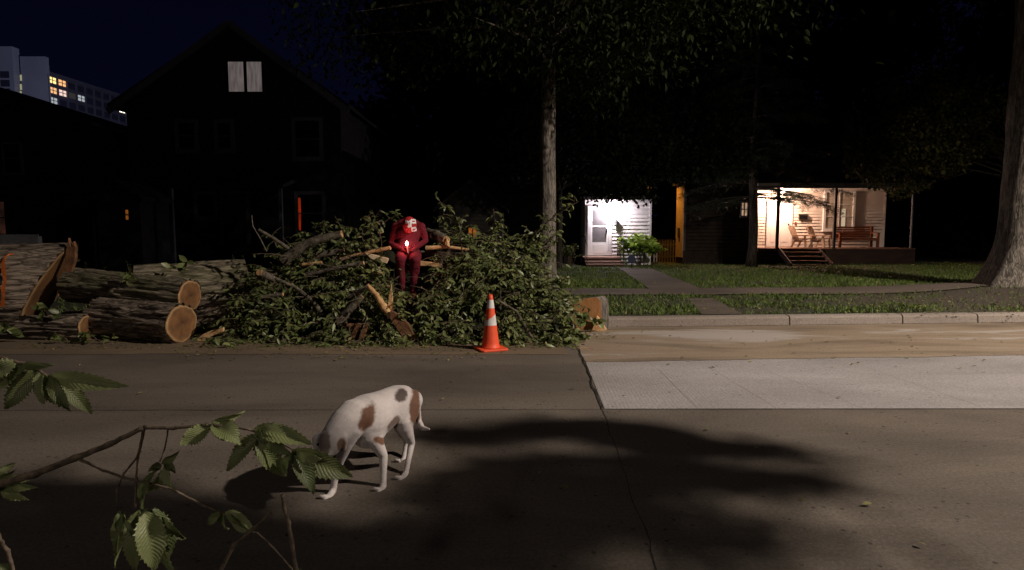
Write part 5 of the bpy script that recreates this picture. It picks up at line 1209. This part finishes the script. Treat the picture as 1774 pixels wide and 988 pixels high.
# ------------------------------------------------------------------ soft bodies: union of tapered capsules -> voxel remesh
def capsule_chain(bm_list, pts, rads, n=20, sx=None):
    m = bm_list; P = [Vector(p) for p in pts]
    Q = []; Rr = []
    for i in range(len(P)-1):
        for k in range(4): t = k/4; Q.append(P[i].lerp(P[i+1], t)); Rr.append(rads[i]+(rads[i+1]-rads[i])*t)
    Q.append(P[-1]); Rr.append(rads[-1])
    d0 = (Q[1]-Q[0]).normalized(); d1 = (Q[-1]-Q[-2]).normalized(); r0, r1 = Rr[0], Rr[-1]
    pre = [(Q[0]-d0*r0*math.sin(a), r0*math.cos(a)) for a in (1.45, 1.0, .5)]; post = [(Q[-1]+d1*r1*math.sin(a), r1*math.cos(a)) for a in (.5, 1.0, 1.45)]
    allp = [p for p, _ in pre]+Q+[p for p, _ in post]; allr = [r for _, r in pre]+Rr+[r for _, r in post]
    m.tube(allp, allr, n)
def ellipsoid(m, c, r, rot=None, n=20):
    V = []; F = []; c = Vector(c)
    for i in range(n//2+1):
        th = math.pi*i/(n//2)
        for k in range(n):
            ph = 2*math.pi*k/n; v = Vector((r[0]*math.sin(th)*math.cos(ph), r[1]*math.sin(th)*math.sin(ph), r[2]*math.cos(th)))
            if rot is not None: v = rot @ v
            V.append(c+v)
    for i in range(n//2):
        for k in range(n): F.append((i*n+k, i*n+(k+1) % n, (i+1)*n+(k+1) % n, (i+1)*n+k))
    m.add(V, F)
def remesh(m, name, vox, smooth=4, parent=None, mt=None):
    me = bpy.data.meshes.new('tmp'); me.from_pydata(m.v, [], m.f); me.update()
    bm = bmesh.new(); bm.from_mesh(me); bmesh.ops.remove_doubles(bm, verts=bm.verts, dist=1e-5); bmesh.ops.recalc_face_normals(bm, faces=bm.faces); bm.to_mesh(me); bm.free()
    o = bpy.data.objects.new('tmp', me); COL.objects.link(o)
    r = o.modifiers.new('r', 'REMESH'); r.mode = 'VOXEL'; r.voxel_size = vox
    s = o.modifiers.new('s', 'SMOOTH'); s.iterations = smooth; s.factor = .6
    dg = bpy.context.evaluated_depsgraph_get(); dg.update(); ev = o.evaluated_get(dg); nm = bpy.data.meshes.new_from_object(ev); bpy.data.objects.remove(o); nm.name = name
    return link(name, nm, mt, parent, True)

# ------------------------------------------------------------------ seated person
def person():
    Y = 9.2
    seat = D(708, 452, Y+.12); root = thing('person', 'seated person in a red body suit and mask, bowed over a glowing candle', 'person', seat)
    red = mat('red_fabric', (.105, .007, .015), .88, (.17, .011, .022), 40, bump=.7, bscale=26, bdist=.012)
    m = MB()
    hip = D(708, 441, Y+.15); chest = D(707, 404, Y+.16); belly = D(707, 424, Y+.08)
    ellipsoid(m, hip, (.205, .16, .13)); ellipsoid(m, belly, (.185, .165, .15)); ellipsoid(m, D(707, 407, Y+.12), (.215, .16, .17)); ellipsoid(m, D(707, 395, Y+.16), (.235, .14, .15))
    shL = D(686, 394, Y+.12); shR = D(729, 394, Y+.12)
    for s in (shL, shR): ellipsoid(m, s, (.078, .08, .075))
    capsule_chain(m, [chest, D(708, 392, Y+.03)], [.085, .07])
    elL = D(676.5, 422, Y+.02); elR = D(737.5, 417, Y+.05); haL = D(700, 435, Y-.14); haR = D(714, 434, Y-.12)
    capsule_chain(m, [shL, shL.lerp(elL, .5)+Vector((-.015, 0, 0)), elL], [.060, .052, .042]); capsule_chain(m, [elL, elL.lerp(haL, .4), haL], [.044, .044, .028])
    capsule_chain(m, [shR, shR.lerp(elR, .5)+Vector((.015, 0, 0)), elR], [.060, .052, .042]); capsule_chain(m, [elR, elR.lerp(haR, .4), haR], [.044, .044, .028])
    # thighs, shins, feet
    for (h, k, a, f) in (((699, 444), (693.5, 449), (697, 496), (699, 517)), ((717, 444), (719, 450), (716, 494), (719, 515))):
        H = D(h[0], h[1], Y+.12); K = D(k[0], k[1], Y-.22); A = D(a[0], a[1]+4, Y-.12); F_ = D(f[0], f[1], Y-.22)
        capsule_chain(m, [H, H.lerp(K, .5)+Vector((0, 0, .01)), K], [.115, .107, .083]); capsule_chain(m, [K, K.lerp(A, .35)+Vector((0, .03, 0)), K.lerp(A, .7), A], [.080, .078, .055, .040])
        capsule_chain(m, [A, A+Vector((0, .02, -.07)), F_+Vector((0, -.08, 0))], [.042, .045, .033])
    body = remesh(m, 'body', .010, 5, root, red)
    # hands with fingers curled round the candle
    cb = D(706.5, 436, Y-.20)
    for s, hp in ((-1, haL), (1, haR)):
        h = MB(); palm = hp.lerp(cb, .35)+Vector((s*.012, 0, 0)); ellipsoid(h, palm, (.042, .022, .034), Matrix.Rotation(R(-20*s), 3, 'Y'), 14)
        for k in range(4):
            b0 = palm+Vector((-s*.030, -.012, .024-.017*k)); L = (.9, 1.0, .95, .75)[k]; b1 = b0+Vector((-s*.022*L, -.016, 0)); b2 = b1+Vector((-s*.020*L, .004, -.004)); b3 = b2+Vector((-s*.006, .018*L, -.002))
            capsule_chain(h, [b0, b1, b2, b3], [.0095, .009, .008, .007], 8)
        t0 = palm+Vector((-s*.01, -.014, .03)); capsule_chain(h, [t0, t0+Vector((-s*.018, -.012, .022)), t0+Vector((-s*.030, -.008, .036))], [.011, .010, .008], 8)
        capsule_chain(h, [hp, palm], [.029, .028], 12)
        remesh(h, 'hand', .0035, 2, root, red)
    # masked head, bowed forwards
    hc = D(709, 389, Y-.06); tilt = Matrix.Rotation(R(38), 3, 'X'); hd = MB()
    ellipsoid(hd, hc, (.106, .120, .118), tilt, 28)
    ellipsoid(hd, hc+tilt @ Vector((0, -.035, -.055)), (.078, .080, .062), tilt, 20)
    ellipsoid(hd, hc+tilt @ Vector((0, -.118, -.035)), (.017, .022, .030), tilt, 12)
    for s in (-1, 1):
        ellipsoid(hd, hc+tilt @ Vector((s*.034, -.108, -.004)), (.020, .012, .012), tilt, 10); ellipsoid(hd, hc+tilt @ Vector((s*.098, .0, -.02)), (.014, .024, .034), tilt, 10)
    ellipsoid(hd, hc+tilt @ Vector((0, -.105, -.072)), (.028, .014, .010), tilt, 10)
    capsule_chain(hd, [hc+Vector((0, .06, -.05)), D(707.5, 396, Y+.08)], [.062, .07])
    mred = mat('mask_red', (.40, .022, .028), .7, (.46, .03, .035), 30)
    head = remesh(hd, 'mask', .006, 3, root, mred)
    # white geometric marks painted on the mask (projected onto its surface)
    dg = bpy.context.evaluated_depsgraph_get(); dg.update()
    wm = mat('mask_white', (.85, .80, .80), .6)
    Z5 = lambda a, b: (640+a/6.175, 360+b/6.175)
    boxes = [[(384, 140), (410, 140), (410, 168), (384, 168)], [(410, 143), (430, 143), (430, 153), (410, 153)],
             [(414, 152), (426, 152), (423, 176), (436, 196), (432, 212), (418, 214), (408, 206), (407, 194), (418, 190)],
             [(430, 135), (444, 135), (448, 160), (452, 205), (440, 214), (428, 186), (432, 160)],
             [(440, 128), (452, 122), (462, 127), (474, 122), (484, 127), (494, 124), (500, 160), (496, 172), (484, 168), (472, 173), (460, 167), (448, 172), (441, 150)],
             [(446, 214), (458, 207), (470, 210), (484, 203), (498, 208), (506, 240), (500, 252), (488, 250), (478, 260), (466, 254), (456, 256), (448, 240)]]
    holes = [[(456, 140), (482, 140), (484, 154), (458, 156)], [(462, 226), (486, 222), (492, 238), (466, 242)], [(390, 148), (404, 148), (404, 160), (390, 160)]]
    def stick(poly, m_, lift, nm):
        # subdivide polygon by fan grid and drop it on the head along the view ray
        cx_ = sum(p[0] for p in poly)/len(poly); cy_ = sum(p[1] for p in poly)/len(poly); V = []; F = []; S = 5; n = 0; ring = []
        for i in range(len(poly)):
            a = poly[i]; b = poly[(i+1) % len(poly)]
            for k in range(3): ring.append((a[0]+(b[0]-a[0])*k/3, a[1]+(b[1]-a[1])*k/3))
        n = len(ring); pts = [(cx_, cy_)]+[(cx_+(x-cx_)*s/S, cy_+(y-cy_)*s/S) for s in range(1, S+1) for x, y in ring]
        off = parent_off(head); 
        for (x, y) in pts:
            q = Z5(x, y); d = ray(*q).normalized(); o_ = Vector((0, 0, CAM_H))
            hit, loc, nr, _ = head.ray_cast(o_, d, distance=30) if True else None
            if not hit: loc = o_+d*((hc-o_).dot(d)); nr = -d
            V.append(loc+nr*lift)
        F = [(0, 1+k, 1+(k+1) % n) for k in range(n)]+[(1+s*n+k, 1+(s+1)*n+k, 1+(s+1)*n+(k+1) % n, 1+s*n+(k+1) % n) for s in range(S-1) for k in range(n)]
        MB().add(V, F).build(nm, m_, root)
    for p in boxes: stick(p, wm, .0030, 'mask_marking')
    for p in holes: stick(p, mred, .0055, 'mask_marking')
    return cb
cb = person()
# the candle in the hands is a thing of its own
cd_ = thing('candle', 'small lit candle glowing red white between the hands', 'candle', cb)
top = D(704.8, 423, 9.2-.20)
m = MB(); m.tube([cb+Vector((0, 0, -.02)), cb.lerp(top, .85)], [.009, .009], 12); m.build('stick', mat('candle_wax', (.6, .35, .3), .5), cd_)
m = MB(); m.lathe([(.004, -.022), (.016, -.010), (.020, .003), (.014, .020), (.005, .035), (.001, .045)], tuple(top), 14); m.build('flame', emit('flame', (1.0, .55, .5), 60), cd_, True)
lamp('candle_light', 'POINT', top+Vector((0, -.03, 0)), 1.9, (1.0, .20, .16), .022)

# ------------------------------------------------------------------ dog
def dog():
    g0 = G(690, 845); root = thing('dog', 'white dog with brown patches crossing the road, nose to the ground', 'dog', g0)
    m = MB()
    rump = D(700, 690, 3.86); mid = D(662, 706, 3.70); shd = D(622, 722, 3.50); 
    # trunk: deep chest, tucked belly
    secs = [(D(713, 694, 3.90), .075), (D(703, 697, 3.86), .110), (D(688, 699, 3.80), .117), (D(668, 708, 3.72), .120), (D(648, 719, 3.64), .138), (D(630, 726, 3.56), .143), (D(614, 727, 3.50), .122), (D(604, 727, 3.46), .092)]
    capsule_chain(m, [s[0] for s in secs], [s[1] for s in secs], 24)
    ellipsoid(m, D(638, 737, 3.58), (.115, .14, .138), None, 22)
    # neck and head lowered
    nk = [D(612, 722, 3.48), D(594, 735, 3.40), D(580, 754, 3.34)]; capsule_chain(m, nk, [.104, .086, .074], 20)
    hd = D(571, 768, 3.29); ellipsoid(m, hd, (.070, .078, .074), None, 20); mz = D(557, 803, 3.18); capsule_chain(m, [hd, hd.lerp(mz, .5), mz], [.058, .040, .031], 16)
    ellipsoid(m, mz+Vector((-.008, -.008, -.012)), (.018, .016, .014), None, 10)
    # ears hanging
    for s in (-1, 1):
        a = hd+Vector((s*.046, .02, .048)); capsule_chain(m, [a, a+Vector((s*.034, -.006, -.03)), a+Vector((s*.038, -.022, -.085))], [.017, .024, .009], 10)
    # near hind leg
    def leg(pts, rads): capsule_chain(m, [D(*p) for p in pts], rads, 16)
    leg([(704, 706, 3.80), (700, 735, 3.72), (706, 752, 3.74), (713, 768, 3.80), (707, 800, 3.72), (703, 820, 3.69)], [.095, .060, .040, .024, .018, .019])
    leg([(703, 820, 3.69), (699, 828, 3.64), (693, 831, 3.60)], [.020, .022, .016])
    leg([(702, 704, 3.96), (694, 735, 3.94), (700, 752, 3.98), (706, 765, 4.04), (701, 785, 3.98), (699, 797, 3.95)], [.085, .055, .036, .022, .017, .018])
    leg([(699, 797, 3.95), (696, 803, 3.91), (692, 805, 3.88)], [.019, .021, .015])
    # near front leg (planted), far front leg stepping forward
    leg([(640, 738, 3.55), (652, 768, 3.52), (664, 790, 3.54), (664, 820, 3.52), (664, 842, 3.50)], [.075, .045, .028, .021, .020]); leg([(664, 842, 3.50), (661, 851, 3.46), (656, 854, 3.43)], [.021, .024, .017])
    leg([(608, 744, 3.42), (598, 772, 3.40), (588, 800, 3.42), (580, 830, 3.42), (577, 850, 3.42)], [.070, .042, .027, .021, .020]); leg([(577, 850, 3.42), (570, 862, 3.36), (563, 866, 3.33)], [.020, .023, .016])
    # toes
    for (a, b, Y) in ((691, 832, 3.60), (654, 855, 3.43), (561, 868, 3.33), (690, 806, 3.88)):
        c = D(a, b, Y); c.z = max(c.z, .016)
        for k in (-1.5, -.5, .5, 1.5): ellipsoid(m, c+Vector((k*.010-.006, -abs(k)*-.004-.004, -.002)), (.0075, .016, .011), None, 8)
    # tail
    leg([(714, 686, 3.92), (722, 705, 3.98), (725, 730, 3.98), (732, 742, 3.93), (744, 744, 3.88)], [.036, .026, .022, .018, .008])
    body = remesh(m, 'body', .0065, 5, root, None)
    me = body.data
    col = me.color_attributes.new('coat', 'FLOAT_COLOR', 'POINT'); white = np.array([.50, .45, .44]); brown = np.array([.105, .042, .018]); dk = np.array([.055, .034, .025])
    patches = [((636, 724), (12, 27), .25, brown, 1), ((694, 684), (11, 11), 0, dk, 1), ((719, 705), (8.5, 38), .03, brown, 0), ((661, 764), (12, 7), .2, brown*1.3, 1), ((682, 735), (7, 16), .6, dk*2.2, 1), ((562, 766), (11, 20), 0, np.array([.16, .12, .10]), 0), ((592, 772), (8, 12), 0, np.array([.17, .10, .06]), 0), ((553, 810), (7, 6), 0, dk, 0)]
    out = np.ones((len(me.vertices), 4)); off = parent_off(body)
    for i, v in enumerate(me.vertices):
        p = v.co; x, y = proj(p); c = white.copy()*(1+.14*noise.noise(p*11)+.08*noise.noise(p*60)); c *= 1
        for (cc, rr, an, pc, near) in patches:
            dx, dy = x-cc[0], y-cc[1]; u = dx*math.cos(an)+dy*math.sin(an); w_ = -dx*math.sin(an)+dy*math.cos(an)
            q = math.hypot(u/rr[0], w_/rr[1])+.30*noise.noise(p*16)+.16*noise.noise(p*55); f = min(1, max(0, (1.18-q)/.36))
            if near and v.normal.y > .15: f = 0
            c = c*(1-f)+pc*f
        out[i, :3] = c
    col.data.foreach_set('color', out.ravel())
    mt, nt_, b_ = newmat('dog_coat'); at = N(nt_, 'ShaderNodeAttribute', attribute_name='coat'); nt_.links.new(at.outputs['Color'], b_.inputs['Base Color']); b_.inputs['Roughness'].default_value = .75
    b_.inputs['Sheen Weight'].default_value = .15
    n_ = N(nt_, 'ShaderNodeTexNoise', Scale=170, Detail=4); t_ = N(nt_, 'ShaderNodeTexCoord'); mp = N(nt_, 'ShaderNodeMapping'); mp.inputs['Scale'].default_value = (.5, .5, 1.2); nt_.links.new(t_.outputs['Object'], mp.inputs[0]); nt_.links.new(mp.outputs[0], n_.inputs['Vector'])
    bu = N(nt_, 'ShaderNodeBump', Strength=.5, Distance=.004); nt_.links.new(n_.outputs[0], bu.inputs['Height']); nt_.links.new(bu.outputs[0], b_.inputs['Normal'])
    me.materials.append(mt)
    ns = MB(); ellipsoid(ns, mz+Vector((-.014, -.016, -.020)), (.014, .011, .010), None, 12); ns.build('nose', M['black_metal'], root, True)
    for s in (-1, 1): ey = MB(); ellipsoid(ey, hd+Vector((s*.034-.012, -.055, .012)), (.009, .008, .009), None, 10); ey.build('eye', M['dark_glass'], root, True)
dog()

# ------------------------------------------------------------------ foreground leafy branches
def make_leaf(base, tip, width, roll, bend, parent, seed, fold=.45):
    rg = random.Random(seed); base = Vector(base); tip = Vector(tip); L = (tip-base).length; X = (tip-base)/L
    toc = (Vector((0, 0, CAM_H))-base).normalized(); Yv = toc.cross(X)
    if Yv.length < .05: Yv = Vector((0, 0, 1)).cross(X)
    Yv.normalize(); Zv = X.cross(Yv); rot = Matrix.Rotation(roll, 3, X); Yv = rot @ Yv; Zv = rot @ Zv
    n = 36; V = []; UV = []; cols = 9
    for i in range(n+1):
        t = i/n; prof_ = (math.sin(math.pi*min(1, t**.80))**.72)*(1 if t < .55 else (1-((t-.55)/.45)**2*.35)); wv = width*.5*prof_
        ser = 1+.22*((i % 3)/2-.5)*(1 if .04 < t < .98 else 0)
        for j in range(cols):
            s = (j/(cols-1))*2-1; y = s*wv*(ser if abs(s) > .9 else 1)
            z = -abs(s)*wv*fold*-1+bend*L*(t-t*t)*1.2-.12*L*t*t*(1 if bend >= 0 else -1)+.0009*math.sin((t-.22*abs(s))*2*math.pi*15)*abs(s)*(width/.05)
            z += .0022*math.sin(seed+t*7+s*2)
            xx = t*L+(.0035 if (i % 3 == 1 and abs(s) > .9) else 0)
            V.append(base+X*xx+Yv*y+Zv*z); UV.append((t, s))
    F = [(i*cols+j, (i+1)*cols+j, (i+1)*cols+j+1, i*cols+j+1) for i in range(n) for j in range(cols-1)]
    me = bpy.data.meshes.new('leaf'); me.from_pydata([tuple(v) for v in V], [], F); me.update(); uv = me.uv_layers.new(name='UVMap')
    for l in me.loops: uv.data[l.index].uv = UV[l.vertex_index]
    link('leaf', me, M['elm_leaf'], parent, True)
def leafy_branch(label, twigs, leaves, Y=1.0, group='leafy twigs hanging close to the camera'):
    p0 = D(twigs[0][0][0][0], twigs[0][0][0][1], Y); root = thing('leafy_branch', label, 'branch', p0, group); m = MB()
    for pts, r0, r1 in twigs:
        P = [D(a, b, Y+(c[0] if c else 0)) for a, b, *c in pts]; Q = []
        for i in range(len(P)-1):
            for k in range(6): Q.append(P[i].lerp(P[i+1], k/6)+Vector((noise.noise(Vector((i*6+k, 1, p0.x*9)))*.0022, 0, noise.noise(Vector((i*6+k, 5, p0.x*9)))*.0022)))
        Q.append(P[-1]); m.tube(Q, [(r0+(r1-r0)*i/(len(Q)-1))*(1.25 if i % 6 == 0 else 1) for i in range(len(Q))], 8)
    m.build('twig', M['twig'], root, True)
    for k, (bx, by, tx, ty, wpx, roll, bend, *dy) in enumerate(leaves):
        d1 = dy[0] if dy else 0; b = D(bx, by, Y+d1); t = D(tx, ty, Y+d1-.02+(.04 if k % 3 == 0 else 0)); make_leaf(b, t, wpx/FOC*Y, R(roll), bend, root, k*3+int(bx))
# main twig
leafy_branch('long leafy twig arching from the left edge in front of the dog', [
    ([(-40, 850), (60, 822), (130, 794), (190, 770), (250, 741)], .0065, .0038),
    ([(250, 741), (300, 742), (350, 737), (400, 738), (436, 746)], .0032, .0018), ([(250, 741), (240, 790), (236, 830), (234, 880)], .0028, .0015), ([(292, 742), (285, 780), (277, 800)], .0015, .0010),
    ([(436, 746), (470, 758), (500, 775), (515, 782)], .0018, .0012), ([(140, 797), (180, 815), (215, 828), (250, 835), (300, 848), (350, 875), (400, 895), (436, 915)], .0025, .0015),
    ([(240, 790), (215, 820), (202, 850), (204, 885)], .0018, .0012), ([(436, 915), (470, 945), (505, 985), (520, 1010)], .0016, .0012)],
    [(366, 733, 425, 716, 17, 30, .1), (366, 738, 315, 772, 34, 25, -.1), (368, 737, 418, 768, 40, -30, .2), (372, 735, 400, 765, 26, 50, .2),
     (440, 745, 537, 765, 36, -15, .15), (446, 752, 389, 817, 30, 20, .1), (440, 760, 498, 829, 36, 0, .2), (455, 748, 500, 790, 32, 50, .1), (448, 745, 460, 768, 20, 60, .1),
     (505, 780, 612, 829, 46, 10, .10), (508, 784, 546, 855, 36, -20, .15), (512, 782, 553, 798, 28, 40, .1), (510, 786, 490, 820, 24, 50, .2),
     (282, 803, 307, 786, 15, 20, .1), (280, 806, 258, 815, 14, 10, .1), (284, 808, 258, 862, 22, -30, .15), (286, 806, 300, 850, 24, 50, .2), (286, 800, 302, 818, 14, 0, .1), (272, 815, 235, 885, 24, 50, .2),
     (208, 884, 206, 928, 15, 20, .1), (214, 888, 226, 922, 12, 50, .1), (214, 886, 190, 972, 22, 60, .1), (236, 892, 188, 985, 34, 60, .1, .04), (252, 886, 270, 990, 50, -8, .1, -.03), (262, 882, 300, 975, 40, -35, .15), (268, 880, 314, 938, 32, 45, .2, .03), (240, 884, 228, 992, 40, 30, .1, .02), (258, 880, 250, 930, 24, 60, .2, -.02), (270, 886, 296, 1010, 34, 50, .1, .05),
     (382, 886, 360, 910, 17, 20, .1), (384, 888, 392, 922, 16, 50, .1), (390, 888, 440, 918, 24, -25, .1), (398, 890, 425, 925, 20, 50, .1)], Y=1.0)
leafy_branch('cluster of big serrated leaves at the upper left above the long twig', [([(-50, 612), (0, 620), (40, 630), (65, 640), (80, 650)], .004, .002)],
    [(50, 632, -70, 690, 36, 0, .1), (62, 640, 5, 712, 36, 10, .1), (72, 645, 70, 700, 26, 50, .1), (80, 648, 98, 710, 32, 40, .15), (88, 652, 212, 670, 32, 10, .1), (84, 650, 118, 712, 24, 20, .2), (95, 660, 162, 716, 30, -10, .15), (30, 628, -40, 660, 34, 20, .1), (40, 632, 86, 634, 16, 20, .1), (20, 625, 54, 640, 18, 60, .1)], Y=1.05)
leafy_branch('small leaf cluster at the left edge below the long twig', [([(-50, 850), (-10, 845), (8, 836)], .003, .002)],
    [(5, 836, 60, 826, 18, 0, .1), (-5, 842, 55, 846, 20, 10, .1), (0, 846, 44, 866, 20, 20, .1), (-10, 826, 26, 802, 14, 0, .1), (-12, 838, 20, 820, 16, 20, .1)], Y=1.02)
leafy_branch('bare brown twig rising beside the leafy twig at the bottom', [([(490, 858), (492, 880), (500, 905), (506, 940), (516, 1010)], .0030, .0032), ([(470, 888), (440, 915), (405, 945), (376, 1000)], .0022, .0034)], [(512, 985, 530, 1010, 18, 0, .1)], Y=.92)
leafy_branch('bent dark twig in the bottom left corner', [([(-5, 925), (12, 955), (30, 1010)], .003, .003)], [(-10, 980, 30, 990, 16, 0, .1)], Y=.95)
# low leaf sprigs in front of and on the logs
def sprig(label, px, py, Y, n, seed, z0=None):
    c = D(px, py, Y); root = thing('leaf_sprig', label, 'sprig', c, 'leafy sprigs on the logs'); rg = random.Random(seed); g = np.random.default_rng(seed); P = []; Dd = []; m = MB()
    for s in range(3):
        a = rg.uniform(0, 6.28); q = c+Vector((.22*math.cos(a), -.03, abs(.13*math.sin(a))+.02)); m.tube([c, c.lerp(q, .5)+Vector((0, -.02, .03)), q], [.006, .004, .002], 5)
        for k in range(n//3): t = rg.uniform(.3, 1.1); P.append(tuple(c.lerp(q, t))); Dd.append((rg.gauss(0, 1), rg.gauss(-.6, .5), rg.gauss(.1, .6)))
    m.build('twig', M['twig'], root); P = np.array(P); Dd = np.array(Dd)
    leaves_obj('leaves', P, Dd, g.normal(0, .3, P.shape)+np.array([0, -1, .6]), g.uniform(.09, .16, len(P)), M['leaf'], root, wide=1.35)
sprig('sprig of pale green leaves on the mossy upper log', 213, 488, 8.75, 15, 1)
sprig('leaf sprig at the foot of the lower log', 172, 592, 8.2, 15, 2)
sprig('leaf sprig hanging over the short thin log', 80, 548, 8.45, 18, 3)
sprig('leaf sprig lying before the wedge of sawn trunk', 1015, 562, 9.15, 30, 7)
sprig('leaf sprig on the road at the left edge', 18, 583, 8.3, 18, 4)
sprig('leaf sprig on the road between the short log and the lower log', 118, 590, 8.2, 9, 5)
sprig('leaf sprig standing behind the mossy upper log', 320, 470, 9.2, 12, 6)
